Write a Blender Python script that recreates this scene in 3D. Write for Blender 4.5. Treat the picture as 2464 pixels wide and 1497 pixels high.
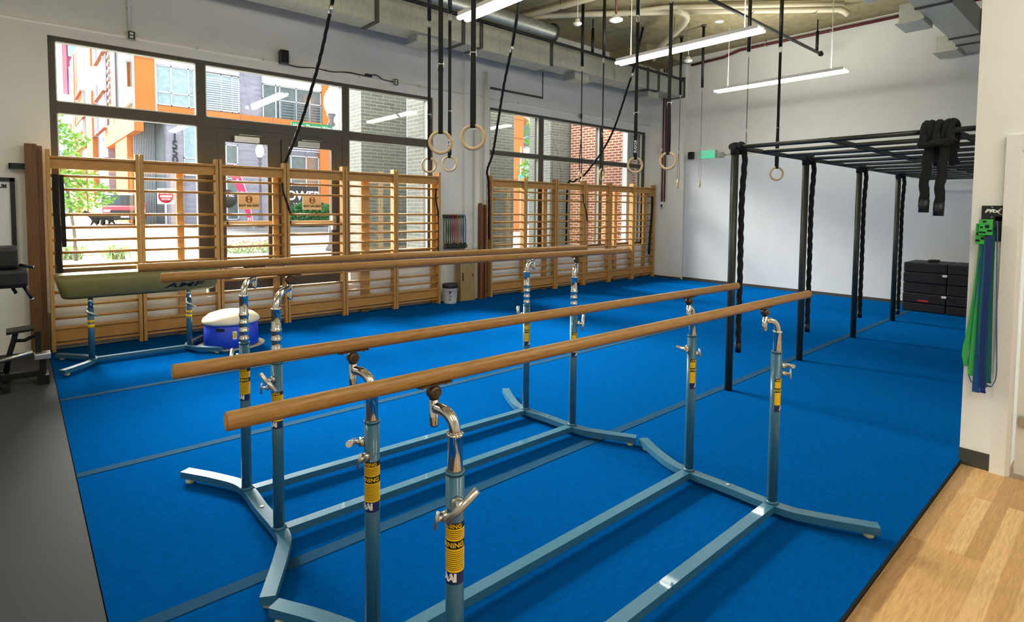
import bpy, bmesh, math, random
from mathutils import Vector, Matrix
random.seed(7)
sc = bpy.context.scene
for o in list(bpy.data.objects): bpy.data.objects.remove(o)
COL = sc.collection
PI = math.pi

# ------------------------------------------------------------------ camera
# the photograph is the lower 81 % of a 4:3 frame: principal point at row 573 of 1497, hence the vertical shift
W, H = 2464.0, 1497.0
FPX, CAM_Z = 1344.5, 1.82
yaw, pit, rol = math.radians(48.470), math.radians(2.986), math.radians(0.4815)
fw = Vector((math.cos(pit)*math.cos(yaw), math.cos(pit)*math.sin(yaw), -math.sin(pit)))
rt0 = Vector((math.sin(yaw), -math.cos(yaw), 0)); up0 = rt0.cross(fw)
rt = math.cos(rol)*rt0 + math.sin(rol)*up0
up = -math.sin(rol)*rt0 + math.cos(rol)*up0
cd = bpy.data.cameras.new('camera'); cam = bpy.data.objects.new('camera', cd); COL.objects.link(cam)
cam.matrix_world = Matrix(((rt.x, up.x, -fw.x, 0), (rt.y, up.y, -fw.y, 0), (rt.z, up.z, -fw.z, CAM_Z), (0, 0, 0, 1)))
cd.sensor_fit = 'HORIZONTAL'; cd.sensor_width = 36.0; cd.lens = 36.0*FPX/W
cd.shift_y = -(H/2-573.0)/W
cd.clip_start = 0.05; cd.clip_end = 400
sc.camera = cam

# ------------------------------------------------------------------ light and exposure
wd = bpy.data.worlds.new('world'); sc.world = wd; wd.use_nodes = True
bg = wd.node_tree.nodes['Background']; bg.inputs[0].default_value = (0.90, 0.95, 1.0, 1); bg.inputs[1].default_value = 2.5
sd = bpy.data.lights.new('sun', 'SUN'); sun = bpy.data.objects.new('sun', sd); COL.objects.link(sun)
sd.energy = 46.0; sd.angle = math.radians(28); sd.color = (1.0, 0.93, 0.82)
sun.rotation_euler = Vector((0.12, -1.0, -0.62)).to_track_quat('-Z', 'Y').to_euler()
sc.view_settings.view_transform = 'Standard'; sc.view_settings.look = 'None'
sc.view_settings.exposure = 0.0; sc.view_settings.gamma = 1.0; sc.view_settings.use_curve_mapping = False
sc.cycles.use_denoising = True
sc.cycles.max_bounces = 8; sc.cycles.diffuse_bounces = 4; sc.cycles.transparent_max_bounces = 16
sc.cycles.sample_clamp_indirect = 6.0; sc.cycles.caustics_reflective = False; sc.cycles.caustics_refractive = False
TUBE_E, LAMP_W, UP_W, SIDE_W = 12.0, 17.0, 60.0, 11.5

# ------------------------------------------------------------------ materials
def lin(c):
    if isinstance(c, str):
        c = [int(c[i:i+2], 16)/255 for i in (0, 2, 4)]
    return [x/12.92 if x <= .04045 else ((x+.055)/1.055)**2.4 for x in c]
class NT:
    def __init__(s, name):
        s.m = bpy.data.materials.new(name); s.m.use_nodes = True
        s.t = s.m.node_tree; s.n = s.t.nodes; s.b = s.n['Principled BSDF']
    def add(s, typ, **kw):
        nd = s.n.new('ShaderNode'+typ)
        for k, v in kw.items():
            if k[0] == 'i': nd.inputs[int(k[1:])].default_value = v
            else: setattr(nd, k, v)
        return nd
    def ln(s, a, ao, b, bi): s.t.links.new(a.outputs[ao], b.inputs[bi])
    def coords(s, scale=(1, 1, 1), rot=(0, 0, 0)):
        tc = s.add('TexCoord'); mp = s.add('Mapping'); s.ln(tc, 'Object', mp, 0)
        mp.inputs['Scale'].default_value = scale; mp.inputs['Rotation'].default_value = rot
        return mp
    def ramp(s, stops):
        r = s.add('ValToRGB'); cr = r.color_ramp
        while len(cr.elements) < len(stops): cr.elements.new(.5)
        for e, (p, c) in zip(cr.elements, stops): e.position = p; e.color = (*c, 1)
        return r
def mk(name, col, rough=.5, metal=0., var=0., vscale=(8, 8, 8), bump=0., bscale=40., spec=.5, coat=0., emit=None, es=1., sheen=0.):
    q = NT(name); c = lin(col); b = q.b
    b.inputs['Roughness'].default_value = rough; b.inputs['Metallic'].default_value = metal
    b.inputs['Specular IOR Level'].default_value = spec; b.inputs['Coat Weight'].default_value = coat
    b.inputs['Sheen Weight'].default_value = sheen
    b.inputs['Base Color'].default_value = (*c, 1)
    mp = q.coords(vscale); nz = q.add('TexNoise'); nz.inputs['Detail'].default_value = 4; q.ln(mp, 0, nz, 'Vector')
    v = max(var, .03)
    r = q.ramp([(.25, [x*(1-v) for x in c]), (.75, [min(1, x*(1+v)) for x in c])]); q.ln(nz, 0, r, 0); q.ln(r, 0, b, 'Base Color')
    if bump:
        m2 = q.coords((bscale,)*3); n2 = q.add('TexNoise'); n2.inputs['Detail'].default_value = 3; q.ln(m2, 0, n2, 'Vector')
        bp = q.add('Bump'); bp.inputs['Strength'].default_value = bump; bp.inputs['Distance'].default_value = .01
        q.ln(n2, 0, bp, 'Height'); q.ln(bp, 0, b, 'Normal')
    if emit:
        b.inputs['Emission Color'].default_value = (*lin(emit), 1); b.inputs['Emission Strength'].default_value = es
    return q.m
def wood(name, c1, c2, axis=0, rough=.45, scale=3., coat=0.):
    q = NT(name); s = [scale*9]*3; s[axis] = scale*.55
    mp = q.coords(s); nz = q.add('TexNoise'); nz.inputs['Detail'].default_value = 5; nz.inputs['Distortion'].default_value = .6; q.ln(mp, 0, nz, 'Vector')
    r = q.ramp([(.3, lin(c1)), (.7, lin(c2))]); q.ln(nz, 0, r, 0); q.ln(r, 0, q.b, 'Base Color')
    q.b.inputs['Roughness'].default_value = rough; q.b.inputs['Coat Weight'].default_value = coat
    bp = q.add('Bump'); bp.inputs['Strength'].default_value = .08; bp.inputs['Distance'].default_value = .005; q.ln(nz, 0, bp, 'Height'); q.ln(bp, 0, q.b, 'Normal')
    return q.m
def brick(name, c1, c2, mortar, w=.2, h=.0675, axis='y', msize=.008, rough=.8):
    # axis: which horizontal axis the courses run along on the faces seen ('x' or 'y' or both via max)
    q = NT(name); tc = q.add('TexCoord'); sp = q.add('SeparateXYZ'); q.ln(tc, 'Object', sp, 0)
    ad = q.add('Math', operation='ADD'); q.ln(sp, 0, ad, 0); q.ln(sp, 1, ad, 1)
    cb = q.add('CombineXYZ'); q.ln(ad, 0, cb, 0); q.ln(sp, 2, cb, 1)
    bt = q.add('TexBrick'); q.ln(cb, 0, bt, 'Vector')
    bt.inputs['Color1'].default_value = (*lin(c1), 1); bt.inputs['Color2'].default_value = (*lin(c2), 1); bt.inputs['Mortar'].default_value = (*lin(mortar), 1)
    bt.inputs['Scale'].default_value = 1.0; bt.inputs['Brick Width'].default_value = w; bt.inputs['Row Height'].default_value = h
    bt.inputs['Mortar Size'].default_value = msize; bt.inputs['Mortar Smooth'].default_value = .1
    q.ln(bt, 'Color', q.b, 'Base Color'); q.b.inputs['Roughness'].default_value = rough
    bp = q.add('Bump'); bp.inputs['Strength'].default_value = .4; bp.inputs['Distance'].default_value = .004; bp.invert = True; q.ln(bt, 'Fac', bp, 'Height'); q.ln(bp, 0, q.b, 'Normal')
    return q.m
def planks(name):
    q = NT(name); mp = q.coords((1, 1, 1))
    bt = q.add('TexBrick'); q.ln(mp, 0, bt, 'Vector'); bt.offset = .37; bt.offset_frequency = 1
    bt.inputs['Color1'].default_value = (0, 0, 0, 1); bt.inputs['Color2'].default_value = (1, 1, 1, 1); bt.inputs['Mortar'].default_value = (.35, .35, .35, 1)
    bt.inputs['Brick Width'].default_value = .85; bt.inputs['Row Height'].default_value = .082; bt.inputs['Scale'].default_value = 1; bt.inputs['Mortar Size'].default_value = .0009; bt.inputs['Bias'].default_value = -.1
    m2 = q.coords((1.6, 22, 1)); nz = q.add('TexNoise'); nz.inputs['Detail'].default_value = 6; nz.inputs['Distortion'].default_value = .8; q.ln(m2, 0, nz, 'Vector')
    r1 = q.ramp([(0, lin('a57e4f')), (.45, lin('b8925f')), (1, lin('cba87b'))]); q.ln(bt, 'Color', r1, 0)
    r2 = q.ramp([(.3, (.72, .68, .62)), (.65, (1.08, 1.06, 1.04))]); q.ln(nz, 0, r2, 0)
    mx = q.add('MixRGB', blend_type='MULTIPLY'); mx.inputs[0].default_value = .85; q.ln(r1, 0, mx, 1); q.ln(r2, 0, mx, 2)
    q.ln(mx, 0, q.b, 'Base Color'); q.b.inputs['Roughness'].default_value = .42
    return q.m
def carpet(name, c):
    q = NT(name); c = lin(c)
    m1 = q.coords((260,)*3); n1 = q.add('TexNoise'); n1.inputs['Detail'].default_value = 2; q.ln(m1, 0, n1, 'Vector')
    m2 = q.coords((3, 9, 3)); n2 = q.add('TexNoise'); n2.inputs['Detail'].default_value = 6; q.ln(m2, 0, n2, 'Vector')
    ad = q.add('Math', operation='MULTIPLY_ADD'); ad.inputs[1].default_value = .62; q.ln(n1, 0, ad, 0)
    ml = q.add('Math', operation='MULTIPLY'); ml.inputs[1].default_value = .38; q.ln(n2, 0, ml, 0); q.ln(ml, 0, ad, 2)
    r = q.ramp([(.3, [x*.72 for x in c]), (.7, [min(1, x*1.3) for x in c])]); q.ln(ad, 0, r, 0); q.ln(r, 0, q.b, 'Base Color')
    q.b.inputs['Roughness'].default_value = 1; q.b.inputs['Specular IOR Level'].default_value = .0
    q.b.inputs['Sheen Weight'].default_value = .1; q.b.inputs['Sheen Tint'].default_value = (.02, .45, 1, 1)
    bp = q.add('Bump'); bp.inputs['Strength'].default_value = .5; bp.inputs['Distance'].default_value = .006; q.ln(ad, 0, bp, 'Height'); q.ln(bp, 0, q.b, 'Normal')
    return q.m
def glass(name, tint=(.97, .99, .98), refl=1.0):
    q = NT(name); q.n.remove(q.b); out = q.n['Material Output']
    tr = q.add('BsdfTransparent'); tr.inputs[0].default_value = (*tint, 1); gl = q.add('BsdfGlossy'); gl.inputs['Roughness'].default_value = 0.0
    lw = q.add('LayerWeight'); lw.inputs[0].default_value = .5          # Schlick reflectance from the facing angle
    pw = q.add('Math', operation='POWER'); pw.inputs[1].default_value = 5; q.ln(lw, 'Facing', pw, 0)
    ml = q.add('Math', operation='MULTIPLY_ADD'); ml.inputs[1].default_value = .9*refl; ml.inputs[2].default_value = .04*refl; q.ln(pw, 0, ml, 0)
    mx = q.add('MixShader'); q.ln(ml, 0, mx, 0); q.ln(tr, 0, mx, 1); q.ln(gl, 0, mx, 2); q.ln(mx, 0, out, 0)
    return q.m
M = {}
M['wall'] = mk('wall_paint', 'e6e6df', .85, var=.03, vscale=(.6, .6, .6), bump=.05, bscale=90)
M['wallC'] = mk('lit_wall_paint', 'e9e9e1', .85, var=.02, vscale=(.6, .6, .6), bump=.05, bscale=90)  # wall paint lightened so the right-hand wall looks better lit
M['wallB'] = mk('wall_panel_paint', 'dce2e8', .6, var=.02, vscale=(.5, .5, .5))
M['concrete'] = mk('concrete', '968c68', .9, var=.22, vscale=(1.2, 1.2, 1.2), bump=.15, bscale=14)
M['rubber'] = mk('rubber_floor', '2c2d33', .85, var=.35, vscale=(150, 150, 150), bump=.25, bscale=130)
M['planks'] = planks('oak_planks')
M['carpet'] = carpet('blue_carpet', '004182')
M['seam'] = mk('seam_tape', '1c4260', 1.0, var=.12, vscale=(60, 60, 60), spec=.05)
M['foam'] = mk('mat_foam', '10151c', .9)
M['base'] = mk('rubber_base', '3c3d38', .6)
M['alu'] = mk('dark_aluminium', '4d4840', .5, metal=.25, var=.04)
M['alud'] = mk('dark_aluminium_shadow_gap', '1c1a18', .6)
M['glass'] = glass('window_glass')
M['white'] = mk('white_paint', 'e6e6e2', .5)
M['pvc'] = mk('pvc_pipe', 'c2ba9e', .5)
M['galv'] = mk('galvanised_steel', 'b9bdb6', .42, metal=.75, var=.12, vscale=(3, 3, 3))
M['galvd'] = mk('duct_flange', '4b4c46', .6, metal=.4)
M['black'] = mk('black_plastic', '101112', .5)
M['blackm'] = mk('black_steel', '1c1e1f', .42, metal=.5, var=.1)
M['rigm'] = mk('rig_steel', '3a3e38', .38, metal=.45, var=.12, vscale=(4, 4, 12))
M['web'] = mk('black_webbing', '0b0b0c', .85, var=.1, vscale=(60, 60, 60))
M['rope'] = mk('black_rope', '0a0a0b', .9, var=.2, vscale=(30, 30, 90))
M['chrome'] = mk('chrome', 'dadada', .12, metal=1.0)
M['zinc'] = mk('zinc_plated', 'c9c9c4', .3, metal=.9)
M['brownm'] = mk('bronze_clamp', '5a4a3c', .4, metal=.7, var=.2)
M['teal'] = mk('teal_enamel', '2f6580', .38, var=.07, vscale=(20, 20, 20), coat=.3)
M['pad_beige'] = mk('foot_rubber', 'c9c3a6', .7)
M['barwood'] = wood('bar_wood', '8c6431', 'ac834a', 0, .42, 4)
M['barend'] = wood('bar_end_grain', 'b08a58', 'c9a473', 2, .6, 8)
M['pinex'] = wood('pine_x', 'a87636', 'c79551', 0, .5, 3)
M['pinez'] = wood('pine_z', 'ad7d3d', 'c99d5e', 2, .5, 3)
M['ringwood'] = wood('ring_wood', 'c0a271', 'd8c094', 2, .45, 8)
M['oakdark'] = wood('stained_timber', '5b3a1c', '7a5026', 2, .5, 2)
M['redwood'] = wood('red_timber', '5e2f16', '8a5527', 2, .55, 3)
M['ply'] = wood('plywood', '8f7449', 'a98e62', 2, .6, 2)
M['vinyl'] = mk('olive_vinyl', '6e6838', .42, var=.08, vscale=(3, 3, 3), bump=.06, bscale=300)
M['ink'] = mk('black_ink', '14150f', .5)
M['blueplastic'] = mk('blue_plastic', '0b3fd0', .38)
M['cream'] = mk('cream_leather', 'e9e1cb', .55, var=.04)
M['yellow'] = mk('yellow_label', 'f2c40c', .45)
M['navy'] = mk('navy_label', '14245c', .45)
M['paperw'] = mk('white_label', 'f2f2ee', .5)
M['exit'] = mk('exit_sign_face', '2fb387', .4, emit='49c99a', es=.9)
M['tube'] = mk('lamp_diffuser', 'ffffff', .4, emit='fffbe8', es=TUBE_E)
M['red'] = mk('red_sprinkler_pipe', '5f2420', .5)
M['bandg'] = mk('green_latex', '37b04a', .45)
M['bandb'] = mk('blue_latex', '0d4f8c', .4)
M['bandt'] = mk('teal_latex', '0c6a6c', .4)
M['bandn'] = mk('navy_latex', '0c2a6a', .4)
M['tg'] = mk('green_tube', '3c5a34', .5); M['tr'] = mk('red_tube', 'a02a2c', .5); M['ty'] = mk('yellow_tube', '9a9440', .5); M['tb'] = mk('blue_tube', '4a62a8', .5)
M['matblk'] = mk('black_vinyl_mat', '090d13', .62, var=.15, vscale=(4, 4, 4), bump=.1, bscale=12)
M['padblk'] = mk('black_pad', '0d0e10', .5, bump=.05, bscale=200)
M['redlogo'] = mk('red_badge', 'c22a35', .5)
M['poster'] = mk('poster_paper', 'dfe2e4', .4, var=.02)
# outside
M['orange'] = wood('orange_panel', 'c8702c', 'd88038', 2, .6, 1.2)
M['joint'] = mk('panel_joint', 'a4592a', .7)
M['bkd'] = brick('grey_brick_far', '8f90a2', 'a6a6b8', '9c9cae', w=.5, h=.16)
M['bkg'] = brick('charcoal_brick', '4a4f4d', '585d5b', '7b7e7a', w=.305, h=.0765, msize=.007)
M['bkr'] = brick('red_brick', '9a5a48', '8a4a3c', 'dcc2b4', w=.22, h=.0765, msize=.014)
M['stone'] = brick('grey_stone_brick', '8c8c9c', 'a3a2b4', 'a0a0b2', w=.55, h=.14)
M['fwhite'] = mk('facade_white', 'd9dde4', .6)
M['fglass'] = mk('facade_glass', '9fb9c2', .08, spec=.8, var=.2, vscale=(.8, .8, .8))
M['fdark'] = mk('facade_dark_glass', '5a6a6c', .1, spec=.8, var=.3, vscale=(.7, .7, .7))
M['slatd'] = mk('grey_cladding', '76848c', .6, var=.12, vscale=(6, 1, .2))
M['soffit'] = mk('soffit', '8d9aa4', .7)
M['road'] = mk('asphalt', '6c6a6a', .9, var=.08, vscale=(2, 2, 2))
M['walk'] = mk('paving', '807d7a', .9, var=.06, vscale=(1, 1, 1))
M['kerb'] = mk('kerbstone', 'b5b3b0', .9)
M['linep'] = mk('road_paint', 'eeeeec', .7)
M['leaf'] = mk('leaf_green', '6f9a3e', .6, var=.5, vscale=(2.5, 2.5, 2.5))
M['leafd'] = mk('hedge_green', '3f7a38', .6, var=.5, vscale=(3, 3, 3))
M['leafp'] = mk('pale_leaf', '9db486', .6, var=.4, vscale=(5, 5, 5))
M['petal'] = mk('pink_petals', 'd8788c', .6, var=.3, vscale=(8, 8, 8))
M['bark'] = mk('bark', '6a625a', .9)
M['magenta'] = mk('magenta_cladding', 'a2476e', .6)
M['pinkw'] = mk('peach_render', 'e6c4ae', .8)
M['bluew'] = mk('blue_grey_siding', 'a9b9c6', .7)
M['carred'] = mk('car_red', 'c02a45', .25, coat=.6); M['carblk'] = mk('car_trim', '22252a', .4); M['carglass'] = mk('car_glass', '3f5258', .08)
M['flag'] = mk('flag_cloth', 'd42a66', .7)
M['streetg'] = mk('street_sign_green', '17794f', .5)
M['signred'] = mk('sign_red', 'c41f3f', .5)
M['lampm'] = mk('lamp_iron', '6a6670', .5, metal=.3)
M['globe'] = mk('lamp_globe', 'eef2f2', .2, spec=.6)
M['cyan'] = mk('cyan_board', '5cc0d0', .5)
M['tan'] = mk('tan_plaque', 'cdb894', .6)
M['dogf'] = mk('dark_fur', '1e1c1c', .9)

# ------------------------------------------------------------------ builders
def tag(o, label, cat, group=None, kind=None):
    o['label'] = label; o['category'] = cat
    if group: o['group'] = group
    if kind: o['kind'] = kind
    return o
def thing(name, label, cat, loc=(0, 0, 0), group=None):
    o = bpy.data.objects.new(name, None); o.empty_display_size = .1; COL.objects.link(o); o.location = loc
    return tag(o, label, cat, group)
def worldloc(o):
    v = Vector(o.location)
    while o.parent: o = o.parent; v += Vector(o.location)
    return v
class MB:
    def __init__(s): s.v = []; s.f = []; s.mi = []; s.sm = []
    def _add(s, vs, fs, mi=0, smooth=False):
        b = len(s.v); s.v += [tuple(v) for v in vs]; s.f += [tuple(b+i for i in f) for f in fs]; s.mi += [mi]*len(fs); s.sm += [smooth]*len(fs); return s
    def box(s, x0, x1, y0, y1, z0, z1, mi=0, bev=0.):
        x0, x1 = sorted((x0, x1)); y0, y1 = sorted((y0, y1)); z0, z1 = sorted((z0, z1))
        if bev <= 0 or bev*2 >= min(x1-x0, y1-y0, z1-z0)*.98:
            vs = [(x, y, z) for x in (x0, x1) for y in (y0, y1) for z in (z0, z1)]
            return s._add(vs, [(0, 1, 3, 2), (4, 6, 7, 5), (0, 4, 5, 1), (2, 3, 7, 6), (0, 2, 6, 4), (1, 5, 7, 3)], mi)
        bm = bmesh.new(); bmesh.ops.create_cube(bm, size=1)
        for v in bm.verts: v.co = ((x0+x1)/2+v.co.x*(x1-x0), (y0+y1)/2+v.co.y*(y1-y0), (z0+z1)/2+v.co.z*(z1-z0))
        bmesh.ops.bevel(bm, geom=list(bm.edges), offset=bev, segments=2, affect='EDGES', profile=.6)
        bm.verts.index_update(); s._add([v.co[:] for v in bm.verts], [[v.index for v in f.verts] for f in bm.faces], mi, False); bm.free(); return s
    def obox(s, c, ax, ay, az, hx, hy, hz, mi=0):
        c = Vector(c); ax, ay, az = Vector(ax).normalized(), Vector(ay).normalized(), Vector(az).normalized()
        vs = [c+ax*hx*i+ay*hy*j+az*hz*k for i in (-1, 1) for j in (-1, 1) for k in (-1, 1)]
        return s._add(vs, [(0, 1, 3, 2), (4, 6, 7, 5), (0, 4, 5, 1), (2, 3, 7, 6), (0, 2, 6, 4), (1, 5, 7, 3)], mi)
    def tube(s, pts, r, n=12, mi=0, cap=True, sx=1., closed=False, twist=None, up=None):
        # round (or oval) bar swept along points; r may be a list
        pts = [Vector(p) for p in pts]; N = len(pts); rs = r if isinstance(r, (list, tuple)) else [r]*N
        tang = []
        for i in range(N):
            if closed: t = pts[(i+1) % N]-pts[i-1]
            else: t = pts[min(i+1, N-1)]-pts[max(i-1, 0)]
            tang.append(t.normalized() if t.length > 1e-9 else Vector((0, 0, 1)))
        a = Vector(up) if up else (Vector((0, 0, 1)) if abs(tang[0].z) < .9 else Vector((0, 1, 0)))
        u = (a-tang[0]*a.dot(tang[0])).normalized(); vs = []
        for i in range(N):
            u = (u-tang[i]*u.dot(tang[i])).normalized(); w = tang[i].cross(u)
            for k in range(n):
                th = 2*PI*k/n
                rr = rs[i]*(twist(i, th) if twist else 1)
                vs.append(pts[i]+u*math.cos(th)*rr+w*math.sin(th)*rr*sx)
        fs = []; L = N if closed else N-1
        for i in range(L):
            j = (i+1) % N
            for k in range(n): fs.append((i*n+k, i*n+(k+1) % n, j*n+(k+1) % n, j*n+k))
        s._add(vs, fs, mi, True)
        if cap and not closed:
            b = len(s.v)-len(vs)
            s.f += [tuple(b+k for k in reversed(range(n))), tuple(b+(N-1)*n+k for k in range(n))]; s.mi += [mi]*2; s.sm += [False]*2
        return s
    def cyl(s, p0, p1, r, n=16, mi=0, r1=None, cap=True): return s.tube([p0, p1], [r, r1 if r1 is not None else r], n, mi, cap)
    def ribbon(s, pts, nrm, w, t, mi=0):
        # flat strap: centre line pts, width along w-vector per point, thickness along nrm
        pts = [Vector(p) for p in pts]; vs = []
        nr = [Vector(x) for x in (nrm if isinstance(nrm[0], (list, tuple, Vector)) else [nrm]*len(pts))]
        for i, p in enumerate(pts):
            t_ = (pts[min(i+1, len(pts)-1)]-pts[max(i-1, 0)]).normalized(); wv = t_.cross(nr[i]).normalized(); nn = wv.cross(t_).normalized()
            for a, b in ((-1, -1), (1, -1), (1, 1), (-1, 1)): vs.append(p+wv*a*w/2+nn*b*t/2)
        fs = [(i*4+k, i*4+(k+1) % 4, i*4+4+(k+1) % 4, i*4+4+k) for i in range(len(pts)-1) for k in range(4)]
        fs += [(3, 2, 1, 0), tuple(len(vs)-4+k for k in range(4))]
        return s._add(vs, fs, mi)
    def lathe(s, prof, c=(0, 0, 0), n=32, mi=0, smooth=True, axis='z'):
        vs = []; fs = []; P = len(prof)
        for k in range(n):
            a = 2*PI*k/n
            for r, z in prof:
                if axis == 'z': vs.append((c[0]+r*math.cos(a), c[1]+r*math.sin(a), c[2]+z))
                elif axis == 'x': vs.append((c[0]+z, c[1]+r*math.cos(a), c[2]+r*math.sin(a)))
                else: vs.append((c[0]+r*math.cos(a), c[1]+z, c[2]+r*math.sin(a)))
        for k in range(n):
            for i in range(P-1):
                a0 = k*P+i; b0 = ((k+1) % n)*P+i; fs.append((a0, b0, b0+1, a0+1))
        return s._add(vs, fs, mi, smooth)
    def prism(s, poly, axis, a0, a1, mi=0):
        # poly in the plane perpendicular to axis: x->(y,z), y->(x,z), z->(x,y)
        def P(p, a): return (a, p[0], p[1]) if axis == 'x' else ((p[0], a, p[1]) if axis == 'y' else (p[0], p[1], a))
        n = len(poly); vs = [P(p, a0) for p in poly]+[P(p, a1) for p in poly]
        fs = [tuple(range(n)), tuple(reversed(range(n, 2*n)))]+[(i, n+i, n+(i+1) % n, (i+1) % n) for i in range(n)]
        return s._add(vs, fs, mi)
    def sphere(s, c, r, n=16, mi=0, sc=(1, 1, 1)):
        m = n//2; prof = [(math.sin(PI*i/m), -math.cos(PI*i/m)) for i in range(m+1)]; vs = []; fs = []
        for k in range(n):
            a = 2*PI*k/n
            for (q, z) in prof: vs.append((c[0]+r*sc[0]*q*math.cos(a), c[1]+r*sc[1]*q*math.sin(a), c[2]+r*sc[2]*z))
        P = m+1
        for k in range(n):
            for i in range(m): fs.append((k*P+i, ((k+1) % n)*P+i, ((k+1) % n)*P+i+1, k*P+i+1))
        return s._add(vs, fs, mi, True)
    def quad(s, a, b, c, d, mi=0): return s._add([a, b, c, d], [(0, 1, 2, 3)], mi)
    def build(s, name, mat, parent=None, org=None, label=None):
        me = bpy.data.meshes.new(name)
        pl = worldloc(parent) if parent else None
        if org is None:
            if parent: o0 = pl
            else:
                xs = [v[0] for v in s.v]; ys = [v[1] for v in s.v]; zs = [v[2] for v in s.v]
                o0 = Vector(((min(xs)+max(xs))/2, (min(ys)+max(ys))/2, min(zs)))
        else: o0 = Vector(org)
        me.from_pydata([(v[0]-o0.x, v[1]-o0.y, v[2]-o0.z) for v in s.v], [], s.f)
        for mt in (mat if isinstance(mat, (list, tuple)) else [mat]): me.materials.append(mt)
        me.polygons.foreach_set('material_index', s.mi); me.polygons.foreach_set('use_smooth', s.sm)
        bm = bmesh.new(); bm.from_mesh(me); bmesh.ops.recalc_face_normals(bm, faces=bm.faces); bm.to_mesh(me); bm.free()
        me.update()
        o = bpy.data.objects.new(name, me); COL.objects.link(o)
        if parent: o.parent = parent; o.location = o0-pl
        else: o.location = o0
        if label: o['label'] = label
        return o
def struct(name, mb, mat, org=None, parent=None):
    o = mb.build(name, mat, parent, org); o['kind'] = 'structure'; return o
def text(name, s, mat, parent, size, place, ext=.0015, align='CENTER', bend=None, bold=0., spacing=1., shear=0.):
    # letters as a mesh; place = function (x, y, d) -> world position; d is the depth out of the face
    cu = bpy.data.curves.new('txt', 'FONT'); cu.body = s; cu.size = size; cu.align_x = align; cu.align_y = 'CENTER'; cu.extrude = ext; cu.offset = bold
    cu.space_character = spacing; cu.resolution_u = 3; cu.shear = shear
    to = bpy.data.objects.new('txt', cu); COL.objects.link(to); bpy.context.view_layer.update()
    dg = bpy.context.evaluated_depsgraph_get(); me = bpy.data.meshes.new_from_object(to.evaluated_get(dg))
    bpy.data.objects.remove(to); bpy.data.curves.remove(cu)
    mb = MB(); mb._add([place(v.co.x, v.co.y, v.co.z+ext) for v in me.vertices], [list(p.vertices) for p in me.polygons])
    bpy.data.meshes.remove(me)
    return mb.build(name, mat, parent)
def dup(root, loc=None, label=None, parent=None):
    r = root.copy(); COL.objects.link(r)
    if parent: r.parent = parent
    if loc is not None: r.location = loc
    if label: r['label'] = label
    for ch in list(root.children): dup(ch, None, None, r)
    return r
def arc(p0, p1, p2, n=8):
    p0, p1, p2 = Vector(p0), Vector(p1), Vector(p2)
    return [p0*(1-t)**2+p1*2*t*(1-t)+p2*t*t for t in [i/n for i in range(n+1)]]
def smooth_path(pts, per=6):
    pts = [Vector(p) for p in pts]; out = []
    P = [pts[0]*2-pts[1]]+pts+[pts[-1]*2-pts[-2]]
    for i in range(1, len(P)-2):
        for k in range(per):
            t = k/per; a, b, c, d = P[i-1], P[i], P[i+1], P[i+2]
            out.append(.5*((2*b)+(c-a)*t+(2*a-5*b+4*c-d)*t*t+(3*b-a-3*c+d)*t**3))
    out.append(pts[-1]); return out

# ------------------------------------------------------------------ the setting
YA, XB, XC_, ZC = 9.10, 13.20, 13.10, 5.78       # window wall, far wall, corner pier face, ceiling
struct('floor', MB().box(-5, 13.2, -6, 9.1, -.25, -.06).box(-5, 5.19, -6, .815, -.06, -.035), M['planks'])
struct('floor_rubber', MB().box(-5, .245, .815, YA, -.06, -.004), M['rubber'])
struct('ceiling', MB().box(-5.3, 13.5, -6.3, 9.4, ZC, ZC+.25), M['concrete'])
struct('trim_8', MB().box(11.3, XB, 8.0, YA, 5.62, ZC), M['concrete'])
YG = 9.17                                         # glass line
def wx(v): return v*YG/YA                          # frame measures scaled to the glass line
def wz(v): return CAM_Z+(v-CAM_Z)*YG/YA
w = MB()
w.box(-5, .34, YA, 9.42, -.25, ZC).box(.34, 13.2, YA, 9.42, 3.93, ZC)
w.box(.34, 2.06, YA, 9.42, -.25, .95).box(2.06, 4.31, YA, 9.42, -.25, .53).box(4.31, 6.02, YA, 9.42, -.25, 1.0)
w.box(6.02, 7.38, YA, 9.42, -.25, 3.93).box(7.38, 12.92, YA, 9.42, -.25, .90).box(12.92, 13.2, YA, 9.42, -.25, 3.93)
struct('wall_left', w, M['wall'])
struct('trim_9', MB().box(6.72, 7.36, 9.03, YA, -.04, ZC), M['wall'])   # shallow pier between the two windows
struct('wall_far', MB().box(XB, 13.5, .4, 9.42, -.25, ZC), M['wall'])
struct('trim_1', MB().box(XC_, XB, 8.05, YA, -.04, ZC), M['wall'])
struct('trim_2', MB().box(XB-.03, XB, .83, 8.03, .06, 3.135), M['wallB'])
struct('baseboard_far', MB().box(XB-.042, XB-.03, .83, 8.03, -.04, .062).box(XC_-.01, XC_, 8.05, 9.0, -.04, .045), M['base'])
struct('wall_right', MB().box(5.19, 13.2, .575, .83, -.06, ZC).box(5.19, 5.45, -6, .575, 2.3, ZC).box(5.19, 5.45, -6, -.52, -.06, 2.3), M['wallC'])
struct('baseboard_right', MB().box(5.178, 5.19, .585, .832, -.035, .085), M['base'])
struct('wall_back', MB().box(-5.3, 5.45, -6.3, -6, -.25, ZC), M['wall'])
struct('wall_near', MB().box(-5.3, -5, -6.3, 9.42, -.25, ZC), M['wall'])
# reveal lines of the bulkhead above the second window
struct('trim_3', MB().box(7.38, 8.95, YA-.012, YA, 4.30, 4.345).box(8.93, 8.95, YA-.012, YA, 4.30, 4.9), M['alu'])
# pale knee panel behind the wall bars
struct('trim_4', MB().box(.30, 6.06, 9.03, 9.06, .06, .50).box(7.3, 13.05, 9.03, 9.06, .06, .88), M['white'])

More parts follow.
